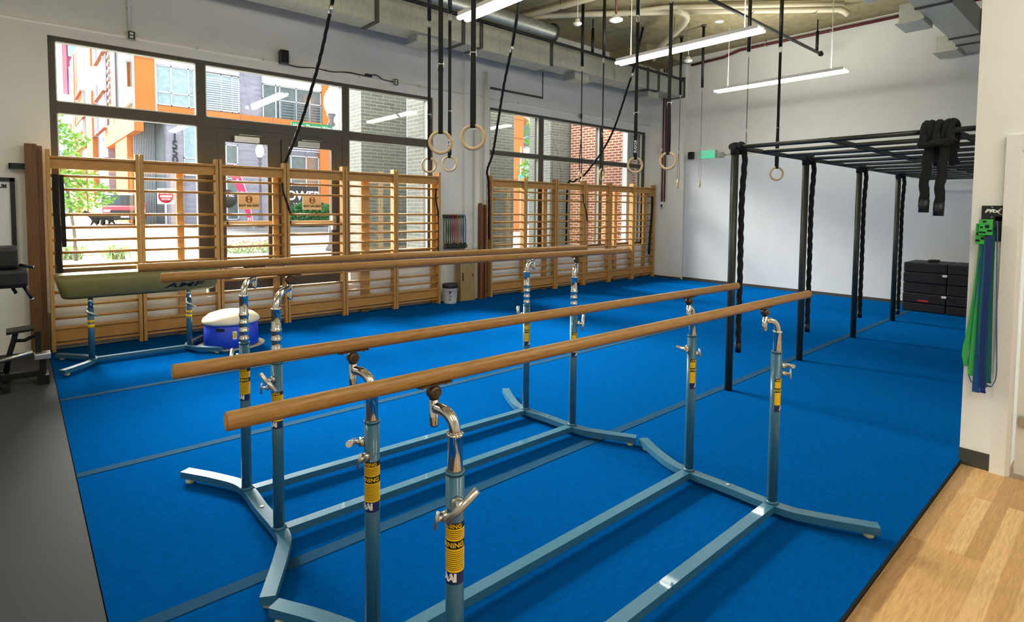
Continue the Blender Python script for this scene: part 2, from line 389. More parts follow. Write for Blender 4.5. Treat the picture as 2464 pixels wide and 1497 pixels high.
def frame_set(name, members, panes, parent_name):
    root = bpy.data.objects.new(parent_name, None); COL.objects.link(root); root.location = (members[0][0], YG, members[0][2]); root['kind'] = 'structure'
    mb = MB()
    for i, (x0, x1, z0, z1) in enumerate(members): mb.box(x0, x1, YG-.03-.0012*i, YG+.09+.0012*i, z0, z1)
    mb.build('window_frame', M['alu'], root)
    for x0, x1, z0, z1 in panes:
        MB().box(x0, x1, YG+.024, YG+.03, z0, z1).build('window_pane', M['glass'], root)
        g = .012
        b = MB()
        for a in ((x0, x0+g, z0, z1), (x1-g, x1, z0, z1), (x0, x1, z0, z0+g), (x0, x1, z1-g, z1)): b.box(a[0], a[1], YG-.036, YG+.02, a[2], a[3])
        b.build('glazing_bead', M['galv'], root)
    return root
zt, z1, z0 = 3.93, 3.125, 2.985
win = frame_set('f', [(.34, .41, .95, zt), (.34, 6.02, 3.875, zt), (.41, 5.92, z0, z1), (1.985, 2.105, .95, 3.875), (4.2, 4.32, .95, 3.875), (5.92, 6.02, 1.0, 3.875), (.41, 2.0, .95, 1.0), (4.31, 5.92, 1.0, 1.05)],
    [(.41, 1.985, z1, 3.875), (2.105, 4.2, z1, 3.875), (4.32, 5.92, z1, 3.875), (.41, 1.985, 1.0, z0), (4.32, 5.92, 1.05, z0)], 'window_1')
frame_set('f', [(7.38, 12.92, 3.875, zt), (7.38, 12.85, 2.95, 3.05), (8.87, 9.02, .90, 3.875), (11.0, 11.12, .90, 3.875), (12.78, 12.92, .90, 3.875), (7.38, 12.78, .90, .95), (7.38, 7.45, .95, 3.875)],
    [(7.45, 8.87, 3.05, 3.875), (9.02, 11.0, 3.05, 3.875), (11.12, 12.78, 3.05, 3.875), (7.45, 8.87, .95, 2.95), (9.02, 11.0, .95, 2.95), (11.12, 12.78, .95, 2.95)], 'window_2')
# double door
struct('trim_5', MB().box(2.106, 4.199, YG-.026, YG+.086, 2.905, z0+.001).box(2.106, 2.25, YG-.028, YG+.088, .53, 2.905).box(4.12, 4.199, YG-.028, YG+.088, .53, 2.905), M['alu'])
def door(idx, x0, x1, gx0, gx1, hx):
    r = bpy.data.objects.new('door_%d' % idx, None); COL.objects.link(r); r.location = (x0, YG, .53); r['kind'] = 'structure'
    MB().box(x0, gx0, YG-.02, YG+.03, .55, 2.90).box(gx1, x1, YG-.02, YG+.03, .55, 2.90).box(gx0, gx1, YG-.02, YG+.03, 2.79, 2.90).box(gx0, gx1, YG-.02, YG+.03, .55, .86).build('door_leaf', M['alu'], r)
    MB().box(gx0, gx1, YG+.0, YG+.008, .86, 2.79).build('door_pane', M['glass'], r)
    c = MB().box(hx, hx+.36, YG-.1, YG-.02, 2.80, 2.885, bev=.008).build('door_closer', M['zinc'], r)
    MB().tube([(hx+.08, YG-.06, 2.885), (hx+.08, YG-.06, 2.905), (hx+.42, YG-.04, 2.915)], .012, 8).build('closer_arm', M['zinc'], c)
    b = MB().box(x0+.09, x1-.12, YG-.09, YG-.06, 1.54, 1.60).box(x0+.05, x0+.11, YG-.09, YG-.02, 1.545, 1.60).build('panic_bar', M['tan'], r)
    MB().box(x1-.13, x1-.06, YG-.1, YG-.02, 1.44, 1.70, bev=.008).build('latch_case', M['zinc'], b)
    sx = (gx0+gx1)/2+.02
    p = MB().box(sx-.155, sx+.155, YG-.012, YG-.002, 1.78, 2.02).build('door_plaque', M['tan'], r, label='tan plaque reading NOT AN EXIT')
    text('lettering', 'NOT AN EXIT', M['ink'], p, .047, lambda x, y, d: (sx+x, YG-.013-d, 1.835+y), bold=.001)
    ring = [(sx+.045*math.cos(a), YG-.0135, 1.935+.05*math.sin(a)) for a in [2*PI*k/28 for k in range(28)]]
    MB().tube(ring, .0055, 6, closed=True).box(sx-.034, sx-.02, YG-.016, YG-.0125, 1.90, 1.972).box(sx+.02, sx+.034, YG-.016, YG-.0125, 1.90, 1.972).box(sx-.02, sx+.02, YG-.016, YG-.0125, 1.93, 1.941).build('emblem', M['oakdark'], p)
door(1, 2.255, 3.165, 2.36, 2.97, 2.47)
door(2, 3.19, 4.115, 3.30, 4.01, 3.42)
MB().box(3.167, 3.188, YG-.004, YG+.03, .55, 2.9).build('trim_6', M['alud'])['kind'] = 'structure'

# door and casing in the right-hand wall
MB().box(5.16, 5.20, .57, .655, -.035, 2.36).box(5.16, 5.20, -.55, .57, 2.25, 2.36).box(5.17, 5.22, .548, .572, -.035, 2.25).build('trim_7', M['white'])['kind'] = 'structure'
r = bpy.data.objects.new('door_3', None); COL.objects.link(r); r.location = (5.24, .53, -.03); r['kind'] = 'structure'
MB().box(5.235, 5.275, -.5, .532, -.02, 2.24).build('door_leaf', M['wall'], r)
MB().box(5.205, 5.235, .36, .515, .33, .40).build('door_hinge_plate', M['zinc'], r)

# ------------------------------------------------------------------ blue carpet rolls and seam tapes
lab = ['blue carpet strip along the oak floor, under the front edge of the near parallel bars', 'blue carpet strip under both pairs of parallel bars, between the two nearest seams',
       'blue carpet strip behind the farther parallel bars', 'blue carpet strip under the vaulting horse and mushroom trainer', 'narrow blue carpet strip under the wall bars along the windows']
ys = [.82, 2.80, 4.68, 6.62, 8.50, 9.03]
for i in range(5):
    x1 = XB-.045 if i < 3 else XC_-.012
    if i == 3: x1 = XC_-.012
    o = MB().box(.25, x1, ys[i]+(.0015 if i else 0), ys[i+1]-.0015, -.004, 0).build('carpet_strip', M['carpet'])
    tag(o, lab[i], 'carpet', 'blue carpet strips')
    MB().box(.25, x1, ys[i]+(.0015 if i else 0), ys[i+1]-.0015, -.06, -.0042).build('foam_backing', M['foam'], o)
for y, l in ((2.80, 'grey seam tape running under the near parallel bars to the rig posts'), (4.68, 'grey seam tape behind the farther parallel bars'), (6.62, 'faint grey seam tape in front of the vaulting horse')):
    tag(MB().box(.25, XB-.05, y-.04, y+.04, .0, .0035).build('seam_tape', M['seam']), l, 'tape', 'carpet seam tapes')

# ------------------------------------------------------------------ parallel bars
def hnut(mb, c, d, r=.02, l=.02): mb.cyl(c, Vector(c)+Vector(d).normalized()*l, r, 6)
def warning_sticker(parent, x, y, ztop, R, ang):
    # wrap-around stickers on a round post; ang = direction the label faces
    def wrap(u, z, d): a = ang+u/R; return (x+(R+.0006+d)*math.cos(a), y+(R+.0006+d)*math.sin(a), z)
    bands = [(0, -.020, 'ink'), (-.020, -.058, 'yellow'), (-.058, -.085, 'ink'), (-.085, -.160, 'yellow')]
    mb = MB(); mats = [M['ink'], M['yellow'], M['navy']]
    def patch(mb, u0, u1, z0, z1, mi, d=0):
        n = 16
        for k in range(n):
            a, b = u0+(u1-u0)*k/n, u0+(u1-u0)*(k+1)/n
            mb.quad(wrap(a, z0, d), wrap(b, z0, d), wrap(b, z1, d), wrap(a, z1, d), mi)
    for a, b, m in bands: patch(mb, -.062, .062, ztop+b, ztop+a, 0 if m == 'ink' else 1)
    patch(mb, -.062, .045, ztop-.20, ztop-.160, 2)
    for z in [ztop-.026-.006*k for k in range(5)]+[ztop-.092-.0065*k for k in range(10)]: patch(mb, -.03, .042, z-.0012, z+.0006, 0, .0004)
    st = mb.build('warning_label', mats, parent)
    text('lettering', 'WARNING', M['yellow'], st, .0185, lambda u, v, d: wrap(u-.012, ztop-.011+v, d+.0004), ext=.0002, bold=.0004)
    text('lettering', 'WARNING', M['yellow'], st, .0225, lambda u, v, d: wrap(u-.012, ztop-.072+v, d+.0004), ext=.0002, bold=.0005)
    text('lettering', 'AAI', M['paperw'], st, .034, lambda u, v, d: wrap(u-.008, ztop-.178+v, d+.0004), ext=.0002, bold=.0022, spacing=.85)
def parallel_bars(label, near, far, tips_near, tips_far, zb, bars, zsleeve, rings, fa, fname):
    cx = (near[0][0]+far[0][0])/2; cy = (near[0][1]+near[1][1])/2
    t = thing('parallel_bars', label, 'gymnastics apparatus', (cx, cy, 0), 'parallel bars')
    # end cross members: square tube bending outwards to both feet
    for U, tips, nm in ((near, tips_near, 'n'), (far, tips_far, 'f')):
        a, b = Vector((*U[0], 0)), Vector((*U[1], 0)); ta, tb = Vector((*tips[0], 0)), Vector((*tips[1], 0))
        ya, yb = (1, -1)
        pa = [ta, ta*.55+Vector((*U[0], 0))*.45+Vector((.03*(1 if nm == 'n' else -1), 0, 0))]
        path = [ta, ta.lerp(a, .45)+Vector((.035*(1 if nm == 'n' else -1), 0, 0)), a+Vector((0, .06, 0)), a.lerp(b, .5), b-Vector((0, .06, 0)), tb.lerp(b, .55)+Vector((.035*(1 if nm == 'n' else -1), 0, 0)), tb]
        path = smooth_path(path, 7); mb = MB(); vs = []; fs = []; hw = .034
        for i, p in enumerate(path):
            d = (path[min(i+1, len(path)-1)]-path[max(i-1, 0)]).normalized(); nrm = Vector((-d.y, d.x, 0))
            for s1, z in ((-1, .032), (1, .032), (1, .074), (-1, .074)): vs.append((p.x+nrm.x*hw*s1, p.y+nrm.y*hw*s1, z))
        for i in range(len(path)-1):
            for k in range(4): fs.append((i*4+k, i*4+(k+1) % 4, i*4+4+(k+1) % 4, i*4+4+k))
        fs += [(3, 2, 1, 0), tuple(len(vs)-4+k for k in range(4))]
        mb._add(vs, fs); c = mb.build('cross_foot', M['teal'], t)
        for p in (ta.lerp(a, .09), tb.lerp(b, .09)): MB().lathe([(0, 0), (.026, 0), (.03, .012), (.024, .033), (0, .033)], (p.x, p.y, 0), 20).build('rubber_foot', M['pad_beige'], c)
        m = a.lerp(b, .5); MB().cyl((m.x, m.y, .074), (m.x, m.y, .079), .011, 6).build('bolt', M['zinc'], c)
    for k in (0, 1):
        a, b = near[k], far[k]; d = Vector((b[0]-a[0], b[1]-a[1], 0)).normalized(); n = Vector((-d.y, d.x, 0)); c = Vector(((a[0]+b[0])/2, (a[1]+b[1])/2, .053)); L = (Vector(b)-Vector(a)).length/2-.034
        MB().obox(c, d, n, (0, 0, 1), L, .031, .021).build('side_rail', M['teal'], t)
    R = .0295
    for e, U in (('n', near), ('f', far)):
        for k in (0, 1):
            x, y = U[k]; bx, by = bars[0 if k == 0 else 1][0 if e == 'n' else 1]
            u = MB().cyl((x, y, .072), (x, y, .985), R, 28).lathe([(R, .985), (R+.002, .983), (R+.002, .992), (R-.004, .993), (R-.006, .97)], (x, y, 0), 28).lathe([(R, .072), (R+.01, .076), (R, .088)], (x, y, 0), 24).build('upright', M['teal'], t)
            # clamp screws with bar handles
            hd = Vector((math.cos(fa[(e, k)][0]), math.sin(fa[(e, k)][0]), 0)); sd_ = Vector((-hd.y, hd.x, 0)); p = Vector((x, y, .905))
            mb = MB(); hnut(mb, p+hd*R*.9, hd, .02, .022); mb.cyl(p+hd*R, p+hd*(R+.045), .009, 10)
            tilt = fa[(e, k)][2]; ax = (sd_*math.cos(tilt)+Vector((0, 0, math.sin(tilt))))
            mb.cyl(p+hd*(R+.045)-ax*.055, p+hd*(R+.045)+ax*.075, .0125, 12); mb.build('clamp_handle', M['zinc'], u)
            hd = Vector((math.cos(fa[(e, k)][1]), math.sin(fa[(e, k)][1]), 0)); sd_ = Vector((-hd.y, hd.x, 0)); p = Vector((x, y, .862))
            mb = MB(); hnut(mb, p+hd*R*.9, hd, .017, .03); mb.cyl(p+hd*R, p+hd*(R+.05), .006, 10)
            ax = sd_*.25+Vector((0, 0, .97)); mb.cyl(p+hd*(R+.05)-ax*.03, p+hd*(R+.05)+ax*.03, .006, 10); mb.build('lock_screw', M['zinc'], u)
            warning_sticker(u, x, y, .835, R, fname[(e, k)])
            # chrome sleeve (with index rings) and gooseneck
            rs = .0248; prof = [(rs, .97)]
            for z in rings: prof += [(rs, z-.012), (rs+.004, z-.007), (rs+.004, z+.007), (rs, z+.012)]
            if rings: prof = [(rs, .97)]+[q for q in prof[1:] if q[1] < zsleeve]
            prof += [(rs, zsleeve-.012), (rs+.003, zsleeve-.01), (rs+.003, zsleeve-.002), (rs-.004, zsleeve), (.012, zsleeve+.001)]
            MB().lathe(prof, (x, y, 0), 28).build('chrome_sleeve', M['chrome'], t)
            zt_ = zb-.115
            neck = arc((x, y, zsleeve-.01), (x+(bx-x)*.0, y+(by-y)*.0, zt_+.022), (bx-(bx-x)*.1, by-(by-y)*.1, zt_+.012), 16)
            g = MB().tube(neck, .0185, 18).build('gooseneck', M['chrome'], t)
            MB().lathe([(0, zb-.165), (.013, zb-.165), (.0148, zb-.158), (.0148, zb-.075), (0, zb-.072)], (bx, by, 0), 20).build('pivot_tube', M['chrome'], g)
    for k in (0, 1):
        (ax_, ay_), (bx_, by_) = bars[k]; d = Vector((bx_-ax_, by_-ay_, 0)).normalized()
        p0 = Vector((ax_, ay_, zb))-d*.62; p1 = Vector((bx_, by_, zb))+d*.61
        ins = [p0, p0+d*.004, p1-d*.004, p1]
        o = MB().tube(ins, [.0225, .025, .025, .0225], 24, sx=.86).build('bar', M['barwood'], t)
        MB().tube([p0-d*.0006, p0+d*.001], .0185, 20, sx=.86).tube([p1-d*.001, p1+d*.0006], .0185, 20, sx=.86).build('end_plug', M['barend'], o)
        for q in ((ax_, ay_), (bx_, by_)):
            c = Vector((*q, zb)); n = Vector((-d.y, d.x, 0))
            mb = MB().obox(c-Vector((0, 0, .026)), d, n, (0, 0, 1), .062, .014, .003)
            mb.tube([c-Vector((0, 0, .052))-n*.02, c-Vector((0, 0, .052))-n*.012, c-Vector((0, 0, .052))+n*.012, c-Vector((0, 0, .052))+n*.02], [.016, .0225, .0225, .016], 18)
            mb.cyl(c-Vector((0, 0, .075)), c-Vector((0, 0, .04)), .016, 14)
            mb.cyl(c-Vector((0, 0, .054))-n*.026, c-Vector((0, 0, .054))+n*.026, .008, 8)
            for sgn in (-1, 1): mb.cyl(c+d*.045*sgn-Vector((0, 0, .034)), c+d*.045*sgn-Vector((0, 0, .026)), .006, 8)
            mb.build('bar_clamp', M['brownm'], t)
    return t
fa1 = {('n', 0): (2.5, 3.6, .3), ('n', 1): (-2.0, 3.3, .75), ('f', 0): (2.6, -.2, .1), ('f', 1): (-.7, -.9, -.2)}
fa2 = {('n', 0): (2.7, 1.2, -.7), ('n', 1): (-2.6, 3.1, -.75), ('f', 0): (2.4, .6, 1.45), ('f', 1): (-1.0, .8, 1.1)}
fl1 = {('n', 0): -2.55, ('n', 1): -2.55, ('f', 0): -.75, ('f', 1): -.75}
parallel_bars('nearest pair of parallel bars, low wooden bars on teal posts, closest to the camera', [(1.016, 1.964), (1.016, 1.41)], [(3.343, 1.958), (3.346, 1.405)], [(.80, 2.47), (.80, .90)], [(3.55, 2.47), (3.55, .90)],
              1.275, [((.987, 2.066), (3.30, 1.962)), ((1.000, 1.506), (3.295, 1.458))], 1.115, [], fa1, fl1)
parallel_bars('farther pair of parallel bars, raised higher on ringed chrome sleeves', [(1.020, 3.615), (1.020, 3.045)], [(3.290, 3.515), (3.330, 3.003)], [(.786, 4.14), (.793, 2.53)], [(3.519, 4.05), (3.531, 2.52)],
              1.462, [((1.130, 3.765), (3.372, 3.515)), ((1.145, 3.19), (3.405, 3.047))], 1.284, [1.012, 1.062, 1.112, 1.162], fa2, fl1)

# ------------------------------------------------------------------ vaulting horse (long padded body on two teal posts)
t = thing('vaulting_horse', 'olive vinyl vaulting horse on teal legs in front of the left wall bars', 'gymnastics apparatus', (1.1, 7.95, 0))
bm = bmesh.new()
prof = [(-.17, .80), (-.19, .90), (-.18, .99), (-.13, 1.05), (0, 1.065), (.13, 1.05), (.18, .99), (.19, .90), (.17, .80), (.13, .775), (-.13, .775)]
vs = []; xs = [(.28, .86, .10), (.31, .95, .03), (.37, 1, 0), (1.80, 1, 0), (1.87, .95, .02), (1.90, .86, .08)]
for x, sy, zz in xs:
    for y, z in prof:
        zc = .93; xx = x + ((1.05-z)*.22 if x < 1 else -(1.05-z)*.10)
        vs.append((xx, 7.95+y*sy, zc+(z-zc)*sy))
n = len(prof); fs = [(i*n+k, i*n+(k+1) % n, i*n+n+(k+1) % n, i*n+n+k) for i in range(len(xs)-1) for k in range(n)]+[tuple(range(n)), tuple(range((len(xs)-1)*n, len(xs)*n))]
mb = MB(); mb._add(vs, fs, 0, True); body = mb.build('padded_body', M['vinyl'], t)
bv = body.modifiers.new('bevel', 'BEVEL'); bv.width = .012; bv.segments = 2; bv.limit_method = 'ANGLE'
text('lettering', 'AMF', M['ink'], body, .135, lambda x, y, d: (1.50+x*1.55, 7.95-.172-.004-d-(y+.02)*.2, .855+y*.62), bold=.004, ext=.002, shear=.25)
for x, tipx in ((.60, -.29), (1.595, .26)):
    c = smooth_path([(x+tipx, 7.53, 0), (x+tipx*.55, 7.66, 0), (x, 7.85, 0), (x, 8.05, 0), (x+tipx*.55, 8.27, 0), (x+tipx, 8.42, 0)], 6); vs = []; fs = []
    for i, p in enumerate(c):
        d = (c[min(i+1, len(c)-1)]-c[max(i-1, 0)]).normalized(); nn = Vector((-d.y, d.x, 0))
        for s1, z in ((-1, .03), (1, .03), (1, .072), (-1, .072)): vs.append((p.x+nn.x*.033*s1, p.y+nn.y*.033*s1, z))
    fs = [(i*4+k, i*4+(k+1) % 4, i*4+4+(k+1) % 4, i*4+4+k) for i in range(len(c)-1) for k in range(4)]+[(3, 2, 1, 0), tuple(len(vs)-4+k for k in range(4))]
    mb = MB(); mb._add(vs, fs); cf = mb.build('cross_foot', M['teal'], t)
    for q in (c[2], c[-3]): MB().lathe([(0, 0), (.024, 0), (.026, .03), (0, .03)], (q.x, q.y, 0), 16).build('rubber_foot', M['pad_beige'], cf)
    u = MB().cyl((x, 7.95, .07), (x, 7.95, .66), .032, 24).build('upright', M['teal'], t)
    MB().cyl((x, 7.95, .65), (x, 7.95, .80), .027, 24).build('chrome_sleeve', M['chrome'], t)
    mb = MB().cyl((x, 7.91, .60), (x, 7.87, .60), .014, 6).cyl((x-.05, 7.865, .625), (x+.06, 7.865, .56), .011, 10); mb.build('clamp_handle', M['zinc'], u)
    mb = MB().lathe([(.0326, .42), (.0328, .42), (.0328, .46), (.0326, .46)], (x, 7.95, 0), 24).lathe([(.0326, .475), (.0328, .475), (.0328, .51), (.0326, .51)], (x, 7.95, 0), 24)
    mb.build('warning_label', M['yellow'], u)
MB().box(.63, 1.565, 7.92, 7.98, .03, .07).build('side_rail', M['teal'], t)

# ------------------------------------------------------------------ mushroom trainer
t = thing('mushroom_trainer', 'blue drum with cream domed top on a round steel plate beside the horse', 'gymnastics apparatus', (2.08, 7.93, 0))
cx, cy = 2.08, 7.93
MB().lathe([(0, .0), (.40, .0), (.405, .006), (.40, .012), (0, .012)], (cx, cy, 0), 48).build('base_plate', M['galv'], t)
d = MB().lathe([(0, .012), (.325, .012), (.33, .03), (.318, .30), (.30, .31), (0, .31)], (cx, cy, 0), 48).build('drum', M['blueplastic'], t)
MB().lathe([(.30, .305), (.335, .31), (.345, .335), (.33, .37), (.27, .42), (.16, .455), (0, .468)], (cx, cy, 0), 48).build('dome', M['cream'], t)
aa = math.radians(232); mb = MB()
for k in range(8):
    a0 = aa-.16+.04*k; a1 = a0+.04
    for (r_, z0_, z1_) in ((.3235, .235, .275),): mb.quad((cx+r_*math.cos(a0), cy+r_*math.sin(a0), z0_), (cx+r_*math.cos(a1), cy+r_*math.sin(a1), z0_), (cx+r_*math.cos(a1), cy+r_*math.sin(a1), z1_), (cx+r_*math.cos(a0), cy+r_*math.sin(a0), z1_))
mb.build('hand_slot', M['ink'], d)
aa = math.radians(262); mb = MB()
for (w_, z0_, z1_, r_, mi) in ((.075, .13, .235, .3262, 0), (.055, .145, .215, .3275, 1)):
    for k in range(4):
        a0 = aa-w_+w_/2*k; a1 = a0+w_/2
        mb.quad((cx+r_*math.cos(a0), cy+r_*math.sin(a0), z0_), (cx+r_*math.cos(a1), cy+r_*math.sin(a1), z0_), (cx+r_*math.cos(a1), cy+r_*math.sin(a1), z1_), (cx+r_*math.cos(a0), cy+r_*math.sin(a0), z1_), mi)
mb.build('drum_label', [M['paperw'], M['yellow']], d)

# ------------------------------------------------------------------ wall bars
def stall(x, label, group):
    t = thing('wall_bars', label, 'wall bars', (x, 8.9, 0), group); Wd = .955
    for x0 in (x+.003, x+Wd-.043):
        MB().box(x0, x0+.04, 8.85, 8.975, 0, 2.50, bev=.003).build('upright', M['pinez'], t)
    for z in (2.183, 2.016, 1.702, 1.54, 1.383, 1.228, 1.06, .90, .735, .562, .41):
        MB().tube([(x+.03, 8.90, z), (x+Wd-.03, 8.90, z)], .0175, 12, sx=1.1).build('rung', M['pinex'], t)
    MB().box(x+.043, x+Wd-.043, 8.895, 8.93, 2.27, 2.40).box(x+.043, x+Wd-.043, 8.86, 8.93, 2.395, 2.425, bev=.006).build('top_rail', M['pinex'], t)
    MB().box(x+.043, x+Wd-.043, 8.895, 8.93, .12, .27).box(x+.043, x+Wd-.043, 8.875, 8.935, .27, .30, bev=.006).box(x+.043, x+Wd-.043, 8.885, 8.93, .075, .10).build('base_board', M['pinex'], t)
    return t
o1 = ['first wall bar section from the left, next to the brown timber post', 'second wall bar section from the left, over the last bay of the left window pane', 'third wall bar section from the left, in front of the left door leaf', 'fourth wall bar section from the left, in front of the right door leaf', 'fifth wall bar section from the left, in front of the grey brick pier', 'sixth wall bar section from the left, beside the hanging tube bands']
o2 = ['wall bar section right of the white pipes, leftmost under the second window', 'second wall bar section under the second window, left of its first mullion', 'third wall bar section under the second window, right of its first mullion', 'fourth wall bar section under the second window, left of its far mullion', 'fifth wall bar section under the second window, in front of the red brick', 'last wall bar section, in the far corner against the white pier']
s0 = stall(.275, o1[0], 'wall bars along the windows')
for i in range(1, 6): dup(s0, (.275+.96*i, 8.9, 0), o1[i])
for i in range(6): dup(s0, (7.27+.968*i, 8.9, 0), o2[i])
# timber studs bracing the wall bars from behind
sl = ['timber stud behind the second wall bar section, left of the door', 'timber stud behind the wall bars, between the two door leaves', 'timber stud behind the fifth wall bar section, before grey brick', 'timber stud behind the wall bars at the right end of the first window',
      'timber stud behind the second window wall bars, near its first mullion', 'timber stud behind the second window wall bars, before dark brick', 'timber stud behind the second window wall bars, before red brick', 'timber stud behind the last wall bar section']
for (x, wd_), l in zip(((1.72, .085), (3.03, .09), (4.54, .15), (5.95, .085), (8.95, .12), (10.35, .16), (11.5, .12), (12.75, .1)), sl):
    zs = .0
    tag(MB().box(x-wd_/2, x+wd_/2, 8.976, 9.028, 0, 2.40, bev=.003).build('timber_stud', M['pinez']), l, 'timber', 'timber studs behind the wall bars')

# ------------------------------------------------------------------ hanging rings
def ring_set(label, x, y, ang, rad=.1175, webw=.044, sleeve=4.5, split=.5, logo=None, zb=2.45):
    t = thing('gym_rings_strap', label, 'gym ring', (x, y, zb), 'hanging gym rings')
    ca, sa = math.cos(ang), math.sin(ang)                        # ring plane direction
    zc = zb; pts = [(x+ca*(rad-.016)*math.cos(a), y+sa*(rad-.016)*math.cos(a), zc+(rad-.016)*math.sin(a)) for a in [2*PI*k/40 for k in range(40)]]
    MB().tube(pts, .016, 14, closed=True).build('ring', M['ringwood'], t)
    ztop = zc+rad-.016; nrm = (-sa, ca, 0)
    # webbing: two plies from the ring, joining at the buckle, single above
    zbk = zc+.72
    k = .018
    loop = []
    mb = MB()
    for s_ in (-1, 1):
        pth = [(x+nrm[0]*s_*.019, y+nrm[1]*s_*.019, ztop), (x+nrm[0]*s_*k*1.3, y+nrm[1]*s_*k*1.3, ztop+.2), (x+nrm[0]*s_*.006, y+nrm[1]*s_*.006, zbk-.1), (x+nrm[0]*s_*.004, y+nrm[1]*s_*.004, zbk)]
        mb.ribbon(smooth_path(pth, 4), nrm, webw, .003)
    lp = [(x+nrm[0]*.02*math.cos(a), y+nrm[1]*.02*math.cos(a), ztop-.02*math.sin(a)) for a in [PI*i/8 for i in range(9)]]
    mb.ribbon(lp, [(Vector(p)-Vector((x, y, ztop))).normalized() for p in lp], webw, .003)
    mb.ribbon([(x, y, zbk-.02), (x, y, sleeve-.1)], nrm, webw, .007)
    st = mb.build('strap', M['web'], t)
    b = MB()
    for s_ in (-1, 1): b.cyl((x+ca*s_*(webw/2+.003), y+sa*s_*(webw/2+.003), zbk-.045), (x+ca*s_*(webw/2+.003), y+sa*s_*(webw/2+.003), zbk+.045), .004, 8)
    b.cyl((x-ca*(webw/2), y-sa*(webw/2), zbk+.02), (x+ca*(webw/2), y+sa*(webw/2), zbk+.02), .007, 8); b.build('buckle', M['zinc'], st)
    # carabiner and sleeve
    cp = [(x+ca*.02*math.cos(a), y+sa*.02*math.cos(a), sleeve-.055+.06*math.sin(a)) for a in [2*PI*i/20 for i in range(20)]]
    MB().tube(cp, .005, 8, closed=True).build('carabiner', M['zinc'], t)
    sl_ = MB().cyl((x, y, sleeve-.02), (x, y, ZC-.03), .029, 14).build('padded_sleeve', M['blackm'], t)
    MB().cyl((x, y, ZC-.04), (x, y, ZC), .05, 14).build('ceiling_anchor', M['galvd'], t)
    if logo:
        text('lettering', logo, M['paperw'], st, .052, lambda u, v, d: (x-ca*(v+.006)+nrm[0]*-(.026+d), y-sa*(v+.006)+nrm[1]*-(.026+d), zc+.26-u), ext=.0003, bold=.0012)
    return t
A0 = math.radians(-42)
rl = [('large near wooden ring, left of the near pair hanging before the wall pier', 3.056, 4.494, A0+.15, None), ('large near wooden ring, right of the near pair', 3.037, 3.961, A0-.1, None),
      ('small wooden ring hanging in front of the right edge of the first window', 4.55, 6.985, A0+.25, None), ('small wooden ring just right of the first window, below the big left ring', 4.60, 6.54, A0-.15, 'ROGUE'),
      ('wooden ring with white lettering on its strap, before the far end of the second window', 6.563, 4.80, A0+.1, 'ROGUE'), ('wooden ring turned slightly aside, hanging before the white corner pier', 6.255, 4.067, A0-.62, None),
      ('thin edge-on ring over the tied rope before the red brick', 8.10, 7.182, A0+1.12, None), ('ring seen half edge-on before the far mullion of the second window', 7.935, 6.526, A0+1.0, None),
      ('tiny edge-on ring left of the exit sign, before the pier', 11.45, 7.16, A0+1.18, None), ('tiny edge-on ring hanging just left of the exit sign', 11.10, 6.41, A0+1.28, None),
      ('edge-on ring behind the first upright of the black rig', 9.19, 4.475, A0+1.27, None), ('round ring facing the camera behind the rig, between its first two uprights', 9.278, 3.996, A0, None)]
for l, x, y, a, lg in rl: ring_set(l, x, y, a, logo=lg, sleeve=4.55 if x < 9 else 4.48, zb=2.45 if x < 9 else 2.43)

# ------------------------------------------------------------------ ropes
def twisted(mb, path, r, lay=.16, strands=3, n=12, amp=.13):
    pts = [Vector(p) for p in path]; L = [0]
    for a, b in zip(pts, pts[1:]): L.append(L[-1]+(b-a).length)
    N = max(8, int(L[-1]/(lay/6))); out = []; ll = []
    j = 0
    for i in range(N+1):
        s = L[-1]*i/N
        while j < len(L)-2 and L[j+1] < s: j += 1
        tt = (s-L[j])/max(1e-9, L[j+1]-L[j]); out.append(pts[j].lerp(pts[j+1], tt)); ll.append(s)
    mb.tube(out, r, n, twist=lambda i, th: 1+amp*math.cos(strands*(th-2*PI*ll[i]/(lay*strands)*1.0)))
    return mb
def climbing_rope(label, top, con, pts):
    t = thing('climbing_rope', label, 'rope', (con[0], con[1], con[2]), 'black climbing ropes tied back to the wall bars')
    twisted(MB(), smooth_path([con]+pts, 8), .0215).build('rope', M['rope'], t)
    MB().tube([top, con], .026, 12).build('padded_sleeve', M['blackm'], t)
    c = Vector(con); d = (Vector(pts[0])-c).normalized()
    MB().cyl(c+d*.02, c+d*.13, .028, 12).build('end_clamp', M['zinc'], t)
climbing_rope('thick black climbing rope sweeping down in front of the first window to the wall bars', (3.21, 6.9, ZC-.03), (3.18, 7.20, 4.5), [(3.165, 7.56, 3.87), (3.15, 8.0, 3.30), (3.14, 8.50, 2.80), (3.145, 8.90, 2.50), (3.16, 8.985, 2.38)])
climbing_rope('black climbing rope tied back to the left edge of the second window', (6.06, 6.55, ZC-.03), (6.13, 6.95, 4.5), [(6.30, 7.35, 3.95), (6.58, 7.85, 3.35), (6.88, 8.35, 2.88), (7.14, 8.84, 2.58), (7.20, 8.86, 2.30), (7.22, 8.86, 1.2)])
climbing_rope('black climbing rope slanting across the second window before the red brick', (10.2, 7.32, ZC-.03), (10.25, 7.6, 4.867), [(10.37, 8.15, 3.77), (10.33, 8.45, 3.246), (10.23, 8.62, 2.96), (10.08, 8.82, 2.64), (9.90, 8.99, 2.48), (9.70, 9.0, 2.36), (9.68, 9.0, 1.0)])

